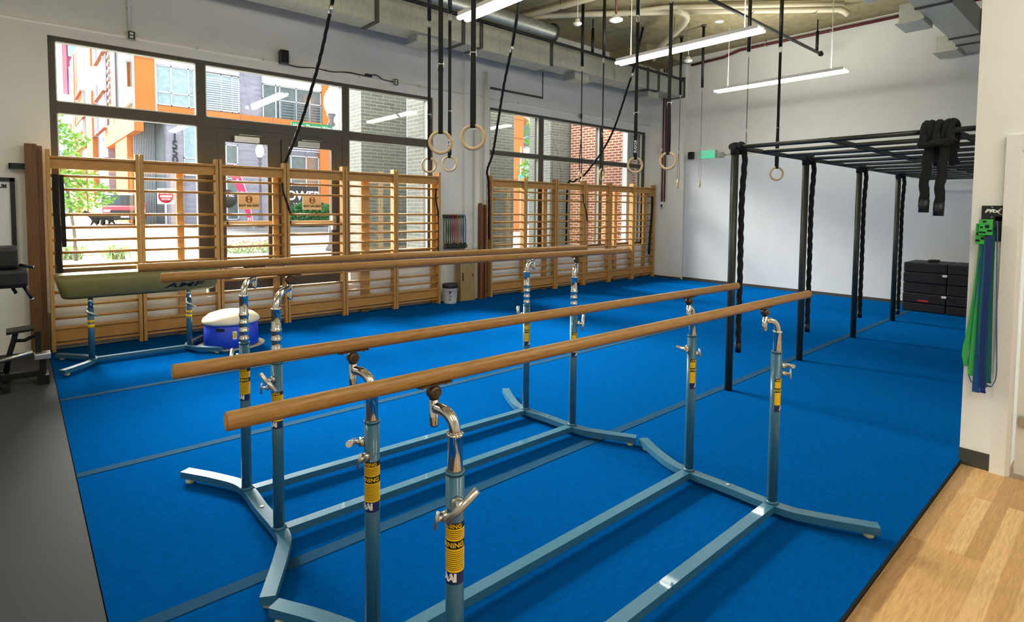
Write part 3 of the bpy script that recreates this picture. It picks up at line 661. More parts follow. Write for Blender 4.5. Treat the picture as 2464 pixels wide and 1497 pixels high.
# ------------------------------------------------------------------ monkey-bar rig
t = thing('monkey_bar_rig', 'black steel overhead monkey bar rig along the far right', 'climbing rig', (5.36, 2.72, 0))
ZR = 2.45; RP = .0295
px = [5.36, 7.12, 9.03, 10.95]
for i, x in enumerate(px):
    u = MB().cyl((x, 2.72, 0), (x, 2.72, ZR+.02), .037, 20).build('upright', M['rigm'], t)
    MB().lathe([(0, .05), (.03, .045), (.044, .02), (.044, -.07), (.038, -.075)], (x, 2.72, ZR), 16).cyl((x-.07, 2.72, ZR), (x+.07, 2.72, ZR), .034, 14).cyl((x, 2.72, ZR), (x, 2.65, ZR), .034, 14).build('pipe_coupler', M['blackm'], u)
for y in (2.72, 1.85, 1.0):
    MB().cyl((5.36, y, ZR), (12.95, y, ZR), .024, 14).build('long_rail', M['rigm'], t)
k = 0; xr = []
for a, b in zip(px+[10.95], px[1:]+[12.9]):
    if b <= a: continue
    for j in range(3): xr.append(a+(b-a)*j/3)
xr = sorted(set(round(v, 3) for v in xr if v < 12.95))+[12.9]
for x in xr: MB().cyl((x, 2.72, ZR), (x, .835, ZR), .0205, 12).build('rung', M['rigm'], t)
# climbing ropes beside each upright
for i, (x, zb) in enumerate(zip(px, (.40, .36, .30, .12))):
    tp = thing('hanging_rope', ['black knotted rope hanging beside the first rig upright', 'black knotted rope hanging beside the second rig upright', 'black knotted rope hanging beside the third rig upright', 'black knotted rope hanging beside the fourth rig upright'][i], 'rope', (x+.10, 2.70, zb), 'ropes hanging along the rig')
    q = [(x+.105, 2.69, ZR+.026), (x+.075, 2.655, ZR-.12), (x+.058, 2.665, 1.9), (x+.066, 2.665, 1.2), (x+.064, 2.665, zb+.3), (x+.072, 2.665, zb)]
    twisted(MB(), smooth_path(q, 8), .026, lay=.13, amp=.16).build('rope', M['rope'], tp)
    MB().tube([(x+.105, 2.72+.046*math.cos(a), ZR+.046*math.sin(a)) for a in [2*PI*k/16 for k in range(16)]], .021, 10, closed=True).build('rope_loop', M['rope'], tp)
    MB().cyl((x+.072, 2.665, zb-.01), (x+.071, 2.665, zb+.09), .03, 12).build('end_cap', M['black'], tp)
# battle rope doubled over the first rung
t = thing('battle_rope', 'thick black battle rope draped doubled over the near rung of the rig', 'rope', (5.36, 1.12, 1.8))
mb = MB(); X0 = 5.345
for y, yb, zb, dz in ((1.125, 1.14, 1.86, 0), (1.025, 1.045, 1.835, 0)):
    s_ = [(X0-.055, yb, zb), (X0-.062, y+.015, zb+.2), (X0-.06, y, 2.3), (X0-.045, y, ZR+.02), (X0+.0, y, ZR+.055), (X0+.06, y, ZR+.01), (X0+.065, y-.02, 2.3), (X0+.05, y-.05, 2.19)]
    twisted(mb, smooth_path(s_, 8), .031, lay=.17, amp=.2, n=12)
for y in (1.15, 1.07, .985):
    s_ = [(X0-.09, y, 2.33), (X0-.07, y+.01, ZR-.02), (X0-.02, y, ZR+.06), (X0+.05, y-.01, ZR+.04), (X0+.085, y, ZR-.05), (X0+.09, y, 2.31)]
    twisted(mb, smooth_path(s_, 8), .025, lay=.15, amp=.2, n=12)
s_ = [(X0-.09, 1.17, 2.36), (X0-.1, 1.14, 2.33), (X0-.1, 1.07, 2.35), (X0-.1, 1.0, 2.35), (X0-.09, .96, 2.38)]
twisted(mb, smooth_path(s_, 8), .026, lay=.15, amp=.2, n=12)
mb.build('rope', M['rope'], t)
for yb, zb in ((1.14, 1.86), (1.045, 1.835)): MB().cyl((X0-.055, yb, zb-.04), (X0-.058, yb-.003, zb+.06), .035, 14).build('grip_end', M['black'], t)

# ------------------------------------------------------------------ stack of black foam blocks by the far wall
fl_ = ['bottom', 'second from the bottom', 'third from the bottom', 'fourth from the bottom', 'top']
zz = [0, .16, .34, .53, .72, .90]
for c, (y0, y1, nm) in enumerate(((2.27, 2.92, 'left'), (1.35, 2.26, 'right'))):
    for i in range(5):
        j = random.uniform(-.012, .012)
        o = MB().box(12.33+j, 13.10+j, y0, y1, zz[i]+.002, zz[i+1]-.002, bev=.018).build('foam_block', M['matblk'])
        tag(o, 'black foam block, %s of the %s stack by the far wall' % (fl_[i], nm), 'foam block', 'black foam blocks stacked by the far wall')
        if c == 0 and i == 1: MB().box(12.326+j, 12.34+j, 2.52, 2.68, zz[i]+.03, zz[i]+.062).build('badge', M['redlogo'], o)
        if c == 0 and i in (1, 3): MB().box(12.315+j, 12.34+j, 2.262, 2.33, zz[i+1]-.05, zz[i+1]-.01).build('strap_tab', M['paperw'], o)
        if i == 4: MB().box(12.6, 12.85, (y0+y1)/2-.12, (y0+y1)/2+.02, .895, .94, bev=.01).build('handle', M['web'], o)

# ------------------------------------------------------------------ between the windows: bands, bucket, boards, pipes
t = thing('band_rack', 'black bracket on the wall between the windows, holding tube bands', 'rack', (6.48, 9.06, 1.66))
MB().box(6.24, 6.70, 9.07, 9.10, 1.63, 1.70).build('back_plate', M['black'], t)
for i in range(5):
    MB().cyl((6.27+.1*i, 9.08, 1.655), (6.27+.1*i, 8.985, 1.662), .009, 8).build('peg', M['black'], t)
def tube_band(x, mt, label, zl):
    t = thing('tube_band', label, 'resistance band', (x, 9.03, zl), 'tube bands hanging between the windows')
    y = 9.025
    p = [(x-.022, y, zl+.05), (x-.026, y+.01, 1.4), (x-.02, y, 1.655), (x, y, 1.685), (x+.02, y, 1.655), (x+.026, y-.01, 1.4), (x+.02, y, zl+.06)]
    MB().tube(smooth_path(p, 7), .0085, 8).build('tube', mt, t)
    for s_ in (-1, 1):
        q = [(x+s_*.022, y, zl+.06), (x+s_*.05, y-.02, zl), (x+s_*.05, y-.02, zl-.03), (x-s_*.02, y-.02, zl-.03), (x-s_*.02, y-.02, zl), (x+s_*.022, y, zl+.06)]
        MB().tube(q, .008, 8).build('handle', M['black'], t)
cols = [('green', 'tg', 3), ('red', 'tr', 3), ('yellow', 'ty', 2), ('blue', 'tb', 2)]; xi = 6.25
pos = ['leftmost', 'second', 'rightmost']
for cn, ck, n in cols:
    for k in range(n):
        pw = pos[k] if n == 3 else ('left', 'right')[k]
        if n == 3: pw = ('left', 'middle', 'right')[k]
        tube_band(xi, M[ck], '%s tube band, %s one of its colour on the wall rack' % (cn, pw), 1.06+.02*(k % 2)); xi += .052
t = thing('bucket', 'white plastic bucket with black lid standing beside the plywood boards', 'bucket', (6.20, 8.80, 0))
bx, by = 6.20, 8.78
b = MB().lathe([(0, 0), (.115, 0), (.12, .01), (.142, .29), (.150, .295), (.150, .325), (.14, .33), (0, .33)], (bx, by, 0), 40).build('pail', M['white'], t)
MB().lathe([(.151, .30), (.155, .315), (.153, .37), (.145, .378), (.12, .37), (0, .368)], (bx, by, 0), 40).build('lid', M['black'], t)
MB().tube([(bx+.13*math.cos(a), by+.13*math.sin(a)-.01, .27-.04*math.sin((a+2.3)*1.0)) for a in [-2.6+.15*k for k in range(12)]], .0025, 6).build('wire_handle', M['zinc'], t)
fa_ = math.atan2(0-by, 0-bx)
def onpail(u, v, d): a = fa_+u/.132; return (bx+(.133+d+.06*(v-.15))*math.cos(a), by+(.133+d+.06*(v-.15))*math.sin(a), v)
text('lettering', 'F', M['ink'], b, .09, lambda u, v, d: onpail(u, .215+v*.8, d), bold=.004, ext=.0005)
MB().quad(onpail(-.03, .235, .001), onpail(.03, .235, .001), onpail(.03, .248, .001), onpail(-.03, .248, .001)).build('print', M['ink'], b)
text('lettering', '61', M['base'], b, .05, lambda u, v, d: onpail(u, .085+v, d), bold=.002, ext=.0005)
for k in range(4): MB().quad(onpail(-.022+.002*k, .125+.013*k, .0008), onpail(.022-.004*(k % 2), .125+.013*k, .0008), onpail(.022, .132+.013*k, .0008), onpail(-.022, .132+.013*k, .0008)).build('print', M['slatd'], b)
for k in range(4):
    x0 = 6.50+.01*k; y0 = 8.80+.052*k
    o = MB().box(6.46, 6.82, y0, y0+.024, 0, 1.0-.0*k, bev=.003); h = o.build('plywood_board', M['ply']); h.rotation_euler = (0, 0, 0)
    tag(h, 'plywood board leaning by the bucket, %s of four from the front' % ('first', 'second', 'third', 'fourth')[k], 'board', 'plywood boards leaning between the windows')
    if k == 0: MB().box(6.50, 6.53, y0-.003, y0+.01, .40, .56, bev=.001).box(6.745, 6.765, y0-.003, y0+.01, .47, .53).build('hand_hole', M['ink'], h)
for k, (x, y, h_, l) in enumerate(((6.93, 8.86, 1.93, 'dark brown timber standing against the thick white pipe, left one'), (7.0, 8.90, 1.88, 'dark brown timber standing between the white pipes, middle one'), (7.06, 8.87, 1.90, 'reddish timber standing between the white pipes, right one'))):
    tag(MB().box(x, x+.045, y-.09, y, 0, h_, bev=.002).build('timber_length', M['redwood'] if k != 1 else M['oakdark']), l, 'timber', 'timbers standing between the white pipes')
t = thing('drain_pipe', 'thick white vertical pipe against the pier between the windows', 'pipe', (6.98, 9.0, 0))
MB().lathe([(.062, .0), (.062, 3.4), (.0, 3.4)], (6.98, 8.965+.0, 0), 24).build('pipe', M['white'], t)
MB().lathe([(.062, 1.0), (.074, 1.01), (.074, 1.1), (.062, 1.11)], (6.98, 8.965, 0), 24).box(6.88, 7.08, 8.955, 8.975, 1.74, 1.765).build('pipe_clip', M['white'], t)
t = thing('thin_pipe', 'thin white vertical pipe beside the left edge of the second window', 'pipe', (7.2, 8.97, 0))
MB().cyl((7.20, 8.97, 0), (7.20, 8.97, 4.6), .034, 16).build('pipe', M['white'], t)
MB().lathe([(.034, .02), (.045, .025), (.045, .08), (.034, .085)], (7.2, 8.97, 0), 16).box(7.15, 7.25, 8.965, 9.03, 1.70, 1.72).build('pipe_clip', M['white'], t)

# straps looped on the wall bars
def rack_strap(label, pts, w_, nrm=(0, -1, 0)):
    tag(MB().ribbon(smooth_path(pts, 6), nrm, w_, .006).build('strap', M['web']), label, 'strap', 'straps hung on the wall bars')
rack_strap('wide black strap bundle hanging on the leftmost wall bar section', [(.36, 8.873, 2.20), (.36, 8.87, 1.75), (.375, 8.872, 1.45), (.37, 8.872, 1.15), (.38, 8.872, .98)], .06)
rack_strap('second black strap hanging on the leftmost wall bar section', [(.42, 8.873, 2.19), (.425, 8.872, 1.72), (.43, 8.872, 1.3)], .045)
rack_strap('black strap dangling from the upper rung left of the door gap', [(3.09, 8.868, 2.19), (3.10, 8.85, 2.05), (3.16, 8.838, 1.85), (3.20, 8.838, 1.72)], .028)
rack_strap('black strap dangling at the right end of the first wall bar row', [(5.93, 8.868, 2.19), (5.92, 8.865, 2.0), (5.97, 8.86, 1.75), (5.99, 8.86, 1.45), (5.98, 8.86, .95)], .035)
rack_strap('black strap dangling in the middle of the second wall bar row', [(10.10, 8.868, 2.19), (10.12, 8.855, 2.0), (10.2, 8.84, 1.75), (10.23, 8.84, 1.55)], .035)
rack_strap('wide black strap hanging at the far end of the second wall bar row', [(12.93, 8.868, 2.19), (12.93, 8.866, 1.9), (12.9, 8.866, 1.5), (12.86, 8.87, 1.1), (12.83, 8.872, .62)], .1)

# ------------------------------------------------------------------ left end: timber post, framed poster, machine
t = thing('timber_post', 'tall brown stained timber post at the left end of the wall bars', 'timber', (.16, 9.0, 0))
MB().box(.085, .20, 8.93, 9.06, 0, 2.56, bev=.006).box(.20, .25, 8.95, 9.06, 0, 2.54).build('post', M['oakdark'], t)
MB().box(-.06, .09, 8.99, 9.0, 2.25, 2.32).box(-.06, -.05, 8.99, 9.098, 2.25, 2.32).build('steel_bracket', M['blackm'], t)
t = thing('framed_poster', 'black framed white chart on the wall at the far left', 'poster', (-.6, 9.08, 1.2))
mb = MB(); 
for a in ((-1.35, -.01, 2.10, 2.145), (-1.35, -.01, 1.13, 1.175), (-1.35, -1.305, 1.13, 2.145), (-.055, -.01, 1.13, 2.145)): mb.box(a[0], a[1], 9.055, 9.098, a[2], a[3])
mb.build('frame', M['black'], t)
p = MB().box(-1.305, -.055, 9.078, 9.085, 1.175, 2.10).build('sheet', M['poster'], t)
text('lettering', 'NUUM', M['ink'], p, .085, lambda x, y, d: (-.085+x*.55, 9.077-d, 2.04+y*.8), align='RIGHT', bold=.004)
mb = MB()
for r_ in range(13): mb.box(-1.2, -.14+random.uniform(-.1, 0), 9.0765, 9.0775, 1.28+.053*r_, 1.283+.053*r_)
mb.build('print', M['walk'], p)
t = thing('back_extension_machine', 'black padded training machine with steel handles at the far left', 'exercise machine', (-.1, 7.5, 0))
p = MB().box(-.75, .0, 7.35, 7.8, 1.19, 1.40, bev=.035).build('upper_pad', M['padblk'], t)
p2 = MB().box(-.75, .065, 7.3, 7.85, 1.0, 1.185, bev=.04).build('lower_pad', M['padblk'], t)
for a, b in (((.0, 7.5, 1.215), (.105, 7.5, 1.185)), ((.03, 7.45, 1.0), (.09, 7.42, .87)), ((-.06, 7.5, 1.0), (-.03, 7.5, .93))):
    A, B = Vector(a), Vector(b); h = MB().cyl(A, B, .015, 12).build('handle', M['black'], t)
    MB().cyl(A.lerp(B, .97), B+(B-A)*.08, .017, 12).build('handle_tip', M['chrome'], h)
MB().obox((.155, 7.46, .12), (1, 0, 0), (0, 1, 0), (0, 0, 1), .026, .03, .12).box(.11, .20, 7.33, 7.60, .0, .09).build('front_post', M['blackm'], t)
MB().box(.09, .22, 7.38, 7.54, .245, .305, bev=.008).build('height_clamp', M['zinc'], t)
MB().box(.10, .15, 7.47, 7.52, .30, .52).build('inner_post', M['blackm'], t)
MB().cyl((-.18, 7.42, .27), (.08, 7.42, .33), .022, 14).build('roller_bar', M['zinc'], t)
f = MB().obox((-.01, 7.5, .555), (1, 0, .08), (0, 1, 0), (-.08, 0, 1), .105, .13, .012).build('foot_plate', M['blackm'], t)
MB().tube([(-.04, 7.55, .545), (-.06, 7.55, .45), (-.1, 7.55, .3), (-.14, 7.55, .05)], .024, 10).tube([(-.05, 7.55, .44), (.02, 7.55, .43), (.12, 7.55, .48)], .018, 10).build('frame', M['blackm'], t)
MB().box(-.9, .13, 7.42, 7.50, .07, .13).box(-.9, -.1, 7.9, 7.98, .0, .06).box(-.16, -.1, 7.2, 8.1, .0, .06).build('base_frame', M['blackm'], t)
MB().lathe([(0, -.03), (.11, -.03), (.12, 0), (.11, .03), (0, .03)], (-.28, 7.35, .13), 24, axis='y').build('weight_plate', M['blackm'], t)
MB().box(-.5, -.3, 7.55, 7.7, 0.05, 1.02).build('main_post', M['blackm'], t)

# ------------------------------------------------------------------ right-hand wall: hanger with loop bands
t = thing('band_hanger', 'black hook plate with white lettering on the right-hand wall', 'hook', (5.17, .72, 1.75))
pl = MB().box(5.178, 5.19, .655, .772, 1.76, 1.872, bev=.004).box(5.178, 5.19, .655, .70, 1.62, 1.80, bev=.004).build('plate', M['black'], t)
text('lettering', 'PRx', M['paperw'], pl, .042, lambda x, y, d: (5.177-d, .716-x*1.15, 1.833+y*.8), bold=.0018, ext=.0004, shear=.3)
MB().tube([(5.176, .66+.035*math.cos(a)*.6, 1.83+.02*math.sin(a)) for a in [-1.5+.3*k for k in range(11)]], .002, 6).build('swoosh', M['paperw'], pl)
MB().cyl((5.178, .715, 1.862), (5.1755, .715, 1.862), .004, 8).cyl((5.178, .715, 1.79), (5.1755, .715, 1.79), .004, 8).build('screw', M['zinc'], pl)
hk = MB().box(5.06, 5.185, .675, .760, 1.715, 1.73).box(5.058, 5.068, .675, .760, 1.715, 1.765).build('hook_arm', M['black'], t)
def loop_band(label, x, yt, w_, mt, bots, ptn=False):
    # flat latex loop hung over the hook arm; bots = (y, z) of the bottom of the loop, spread
    yb, zb, spread = bots
    tt = thing('loop_band', label, 'resistance band', (x, yt, zb), 'latex loop bands on the right-hand wall')
    p = [(x, yt+.012, 1.735), (x-.004, yt+spread*.35+.012, 1.40), (x-.002, yb+spread*.8, (1.2+zb)/2), (x, yb+spread, zb+.09), (x, yb+spread*.5, zb+.012), (x, yb, zb), (x, yb-spread*.5, zb+.012), (x, yb-spread, zb+.09), (x+.003, yb-spread*.8, (1.2+zb)/2), (x+.004, yt-spread*.3-.012, 1.40), (x, yt-.012, 1.735), (x, yt, 1.75)]
    p = smooth_path(p+[p[0]], 5)
    mb = MB(); vs = []; fs = []; N = len(p)
    for i, q in enumerate(p):
        tn = (p[(i+1) % N]-p[i-1]).normalized(); n_ = Vector((0, -tn.z, tn.y)).normalized()
        for a, b in ((-1, -1), (1, -1), (1, 1), (-1, 1)): vs.append(Vector(q)+Vector((1, 0, 0))*a*w_/2+n_*b*.0022)
    fs = [(i*4+k, i*4+(k+1) % 4, ((i+1) % N)*4+(k+1) % 4, ((i+1) % N)*4+k) for i in range(N) for k in range(4)]
    mb._add(vs, fs); return mb.build('loop', mt, tt), tt
def flat_band(label, pts, w_, mt, x):
    # wide flat loop facing the room, folded over the hook arm: front ply, bottom turn, back ply
    tt = thing('loop_band', label, 'resistance band', (x, pts[-1][0], pts[-1][1]), 'latex loop bands on the right-hand wall')
    q = smooth_path([(x, y, z) for y, z in pts], 5); zb = pts[-1][1]; yb = pts[-1][0]
    bk = [(x+.022, p[1]+.004, p[2]) for p in reversed(q)]
    turn = [(x+.011-.013*math.cos(a), yb, zb-.013*math.sin(a)) for a in [PI*k/6 for k in range(1, 6)]]
    path = q+[Vector(v) for v in turn]+[Vector(v) for v in bk]; nr = []
    for i, p in enumerate(path):
        tn = (Vector(path[min(i+1, len(path)-1)])-Vector(path[max(i-1, 0)])).normalized(); nr.append(Vector((tn.z, 0, -tn.x)) if Vector((tn.z, 0, -tn.x)).length > .1 else Vector((1, 0, 0)))
    MB().ribbon(path, nr, w_, .0045).build('loop', mt, tt)
flat_band('bright lime green latex loop band, farthest left of the bunch', [(.752, 1.73), (.758, 1.5), (.775, 1.2), (.80, .95), (.818, .80), (.806, .72)], .034, M['bandg'], 5.135)
flat_band('second lime green latex loop band, left of the dark blue bands', [(.742, 1.73), (.745, 1.4), (.755, 1.1), (.765, .85), (.772, .66)], .042, M['bandg'], 5.118)
flat_band('broad blue latex loop band in the middle of the bunch, longest of all', [(.735, 1.735), (.735, 1.4), (.735, 1.05), (.738, .8), (.742, .55)], .04, M['bandb'], 5.10)
flat_band('teal latex loop band beside the broad blue one', [(.718, 1.74), (.72, 1.4), (.728, 1.1), (.722, .85), (.70, .60)], .036, M['bandt'], 5.088)
flat_band('navy latex loop band in the centre of the bunch', [(.708, 1.742), (.708, 1.4), (.71, 1.1), (.712, .8), (.70, .56)], .03, M['bandn'], 5.076)
flat_band('dark green latex loop band right of the navy one', [(.698, 1.735), (.695, 1.4), (.69, 1.1), (.684, .85), (.68, .63)], .034, M['bandt'], 5.11)
loop_band('thin dark blue latex loop band with the wide open bottom loop at the left', 5.125, .74, .012, M['bandb'], (.762, .60, .03))
loop_band('rightmost blue latex loop band, its bottom opening wide', 5.095, .683, .026, M['bandb'], (.668, .60, .034))
# green patterned mini bands folded over the hook
for k, (y0, y1, x, zt_, zb_) in enumerate(((.69, .765, 5.062, 1.775, 1.665), (.735, .785, 5.085, 1.745, 1.60))):
    o = MB().box(x-.006, x+.006, y0, y1, zb_, zt_, bev=.003).build('fabric_band', M['bandg']); o['group'] = 'folded patterned bands'
    tag(o, ['green fabric band with dark blocks folded over the wall hook, front one', 'green fabric band with dark blocks on the wall hook, behind and lower left'][k], 'resistance band', 'folded patterned bands')
    mb = MB()
    for (u, v, du, dv) in ((.28, .8, .25, .12), (.45, .45, .3, .2), (.1, .45, .2, .1), (.02, .12, .5, .1), (.62, .22, .36, .12)):
        mb.box(x-.0075, x-.0055, y1-(y1-y0)*u, y1-(y1-y0)*min(1, u+du), zb_+(zt_-zb_)*v, zb_+(zt_-zb_)*min(1, v+dv))
    mb.build('print', M['foam'], o)

# ------------------------------------------------------------------ lights
def light_fixture(x, y0, y1, z, label, k=1.0):
    t = thing('linear_light', label, 'ceiling light', (x, (y0+y1)/2, z), 'linear ceiling lights')
    MB().box(x-.10, x+.10, y0+.02, y1-.02, z+.035, z+.085).build('housing', M['white'], t)
    for s_ in (-1, 1):
        mb = MB(); cx_ = x+s_*.058
        mb.prism([(cx_-.04, z+.036), (cx_+.04, z+.036), (cx_+.036, z+.008), (cx_+.018, z), (cx_-.018, z), (cx_-.036, z+.008)], 'y', y0, y1); mb.build('diffuser', M['tube'], t)
    for y in (y0+.25, y1-.25):
        MB().cyl((x, y, z+.085), (x, y, ZC), .006, 6).build('suspension_cable', M['white'], t)
    for s_ in (-1, 1):                              # the lens also throws light sideways
        ls = bpy.data.lights.new('sidelight', 'AREA'); ls.shape = 'RECTANGLE'; ls.size = .03; ls.size_y = y1-y0-.1; ls.energy = SIDE_W*k; ls.color = (1, .975, .91)
        so = bpy.data.objects.new('sidelight', ls); COL.objects.link(so); so.parent = t; so.location = (s_*.108, 0, .02); so.rotation_euler = (0, -s_*PI/2, 0)
    ld = bpy.data.lights.new('lamp', 'AREA'); ld.shape = 'RECTANGLE'; ld.size = .22; ld.size_y = y1-y0; ld.energy = LAMP_W*k; ld.color = (1, .975, .91)
    lo = bpy.data.objects.new('lamp', ld); COL.objects.link(lo); lo.parent = t; lo.location = (0, 0, -.012)
    lu = bpy.data.lights.new('added_uplight', 'AREA'); lu.shape = 'RECTANGLE'; lu.size = .18; lu.size_y = y1-y0-.1; lu.energy = UP_W; lu.color = (1, .96, .84)  # upward lamp added above the closed housing to brighten ceiling and upper walls
    uo = bpy.data.objects.new('added_uplight', lu); COL.objects.link(uo); uo.parent = t; uo.location = (0, 0, .10); uo.rotation_euler = (PI, 0, 0)
LY0, LY1, LZ = 3.54, 5.965, 4.25
for x, l in ((4.40, 'bright twin-tube linear light hanging nearest, cut by the top of the picture'), (7.64, 'bright twin-tube linear light hanging in the middle of the ceiling'), (10.88, 'farthest linear light, hanging before the far wall'), (1.16, 'linear light hanging above the picture, over the nearer bars'), (-2.1, 'linear light hanging at the left end of the room')):
    light_fixture(x, LY0, LY1, LZ, l)
for x, l in ((-2.1, 'linear light of the second row at the left end'), (1.16, 'linear light of the second row behind the camera'), (3.9, 'added unseen linear light before the right-hand door')): light_fixture(x, -2.9, -.48, LZ, l, 2.0)  # second row boosted; lamp before the door added to brighten the right-hand wall

# ------------------------------------------------------------------ ceiling services
for (y, zp, x0, xe, l) in ((7.70, 5.04, 2.9, 12.4, 'long black steel pipe hung below the ceiling along the windows'), (4.64, 5.12, 5.3, 12.7, 'black steel pipe hung below the ceiling before the far wall')):
    t = thing('steel_pipe', l, 'pipe', (xe, y, zp), 'black ceiling pipes')
    MB().cyl((x0, y, zp), (xe, y, zp), .03, 14).build('pipe', M['blackm'], t)
    MB().lathe([(0, -.03), (.045, -.03), (.045, .05), (0, .05)], (xe, y, zp), 14, axis='x').cyl((xe, y, zp-.04), (xe, y, zp+.05), .04, 12).build('end_cap', M['blackm'], t)
    for xx in (x0+.6, 9.0 if y > 6 else 7.0, 12.5 if y < 6 else 11.9):
        MB().cyl((xx, y, zp), (xx, y, ZC), .012, 8).cyl((xx, y, zp), (xx, y, 5.55), .03, 10).build('hanger', M['blackm'], t)
t = thing('air_duct', 'long rectangular galvanised air duct along the window wall', 'duct', (6.5, 8.25, 4.72))
for x0, x1, dz in ((-4, 4.28, 0), (4.28, 6.35, 0), (6.35, 8.15, -.03), (8.15, 11.45, .02), (11.45, 13.06, .04)):
    MB().box(x0+.006, x1-.006, 8.05, 8.50, 4.72+dz, 5.20+dz).build('duct_section', M['galv'], t)
for x, dz in ((4.28, 0), (5.95, 0), (6.35, 0), (8.15, 0), (11.45, .02), (11.9, .04), (13.05, .04)):
    MB().box(x-.035, x+.035, 8.035, 8.52, 4.705+dz, 5.22+dz).build('duct_flange', M['galvd'], t)
for x in (1.5, 2.3, 3.1, 3.7, 4.9, 5.5, 6.8, 7.3, 7.8, 8.6, 9.1, 9.6, 10.2, 10.8):
    dz = 0 if x < 6.35 else (-.03 if x < 8.15 else .02)
    MB().box(x-.006, x+.006, 8.046, 8.504, 4.716+dz, 5.204+dz).build('duct_rib', M['galv'], t)
for x in (5.3, 9.2, 11.85): MB().box(x-.22, x+.22, 8.16, 8.46, 4.60, 4.74).box(x-.26, x+.26, 8.12, 8.5, 4.59, 4.606).build('diffuser', M['galv'], t)
t = thing('spiral_duct', 'round spiral duct above the rectangular duct', 'duct', (7.0, 8.2, 5.42))
prof = [(.165 if i % 2 else .158, .06*i) for i in range(0, 56)]
MB().lathe(prof, (5.0, 8.2, 5.42), 28, axis='x').build('duct', M['galv'], t)
MB().lathe([(.15, 0), (.2, 0), (.2, .03), (.15, .03)], (8.3, 8.2, 5.42), 28, axis='x').build('end_flange', M['galvd'], t)
t = thing('branch_duct', 'rectangular galvanised duct with side boxes at the upper right', 'duct', (10.5, 2.1, 4.72))
for x0, x1 in ((6.3, 9.75), (9.75, 11.85), (11.85, 13.17)): MB().box(x0+.005, x1-.005, 1.90, 2.30, 4.74, 5.12).build('duct_section', M['galv'], t)
for x in (9.1, 9.75, 11.85, 12.4): MB().box(x-.03, x+.03, 1.885, 2.315, 4.725, 5.135).build('duct_flange', M['galvd'], t)
for x in (8.55, 10.45, 12.75): MB().box(x-.26, x+.26, 2.3, 2.62, 4.70, 4.98).build('side_box', M['galv'], t); MB().box(x-.3, x+.3, 2.31, 2.66, 4.685, 4.70).build('side_grille', M['galv'], t)
t = thing('drain_pipes', 'branching white drain pipes with bends below the concrete ceiling', 'pipe', (9.3, 5.85, 5.6))
def ceiling_pipe(pts, r, n=1, hang=(), z=None):
    k = 1 if z is None else (z-CAM_Z)/(5.5-CAM_Z)
    f = lambda p: (p[0]*k, p[1]*k, p[2]+(0 if z is None else z-5.5))
    pts = [f(p) for p in pts]
    p_ = MB().tube(smooth_path(pts, n) if n > 1 else pts, r, 16).build('pipe', M['pvc'], t)
    for p in [f(q) for q in hang]:
        MB().tube([(p[0], p[1]+math.cos(a)*(r+.008), p[2]+math.sin(a)*(r+.008)) for a in [2*PI*k_/16 for k_ in range(16)]], .008, 6, closed=True).cyl((p[0], p[1], p[2]+r), (p[0], p[1], ZC), .006, 6).build('pipe_hanger', M['galvd'], p_)
ceiling_pipe([(6.9, 8.65, 5.5), (7.34, 8.13, 5.5), (8.1, 7.2, 5.5), (9.33, 5.85, 5.5)], .055, 1, [(7.7, 7.7, 5.5), (8.7, 6.54, 5.5)], 5.66)
ceiling_pipe([(9.33, 5.85, 5.5), (9.9, 5.25, 5.5), (11.3, 3.85, 5.5), (11.36, 3.79, 5.47), (11.42, 3.72, 5.40)], .058, 1, [(10.2, 4.95, 5.5), (11.0, 4.15, 5.5)], 5.66)
ceiling_pipe([(8.3, 7.2, 5.5), (8.92, 5.94, 5.5), (10.0, 4.8, 5.5), (11.05, 3.685, 5.5)], .045, 1, (), 5.70)
ceiling_pipe([(7.3, 8.15, 5.5), (7.408, 7.848, 5.5), (7.55, 6.925, 5.5), (7.7, 5.8, 5.5)], .055, 1, [(7.5, 7.2, 5.5)], 5.66)
ceiling_pipe([(9.30, 5.88, 5.5), (9.45, 5.85, 5.49), (9.6, 5.9, 5.45), (9.75, 6.05, 5.42), (10.1, 6.45, 5.42), (10.3, 6.7, 5.42), (10.55, 7.05, 5.40), (10.95, 7.5, 5.38), (11.3, 7.8, 5.36)], .06, 3, [(10.2, 6.55, 5.42)])
ceiling_pipe([(11.5, 8.66, 5.45), (12.3, 8.62, 5.44), (12.9, 8.6, 5.36)], .075, 3, [(12.0, 8.64, 5.45)])
def ceiling_disc(label, x, y, z, r, red=False):
    t = thing('ceiling_sensor', label, 'ceiling sensor', (x, y, z), 'round devices under the ceiling')
    MB().lathe([(0, 0), (r*.5, .005), (r, .03), (r, .05), (r*.55, .07), (r*.5, .12), (0, .12)], (x, y, z), 24).build('dish', M['white'], t)
    MB().cyl((x, y, z+.12), (x, y, ZC), .018 if red else .007, 8).build('drop_rod', M['red'] if red else M['galv'], t)
ceiling_disc('small white dish on a thin rod, left of the red pendant', 7.33, 6.62, 4.98, .075)
ceiling_disc('larger white dish hanging on a red pipe', 7.61, 6.01, 4.96, .115, True)
ceiling_disc('white dish on a rod below the middle light', 10.75, 6.55, 4.95, .085)
tag(MB().lathe([(0, -.02), (.09, -.015), (.1, 0), (0, 0)], (11.13, 6.08, ZC), 24).build('ceiling_plate', M['white']), 'flat white disc fixed to the concrete ceiling', 'ceiling sensor')
t = thing('sprinkler_main', 'dark red sprinkler pipe along the top of the far wall', 'pipe', (13.1, 4, 5.6))
MB().tube([(13.13, 7.9, 5.56), (13.13, 7.0, 5.59), (13.13, 6.9, 5.62), (13.13, 6.6, 5.68), (13.13, .9, 5.68)], .032, 12).build('pipe', M['red'], t)
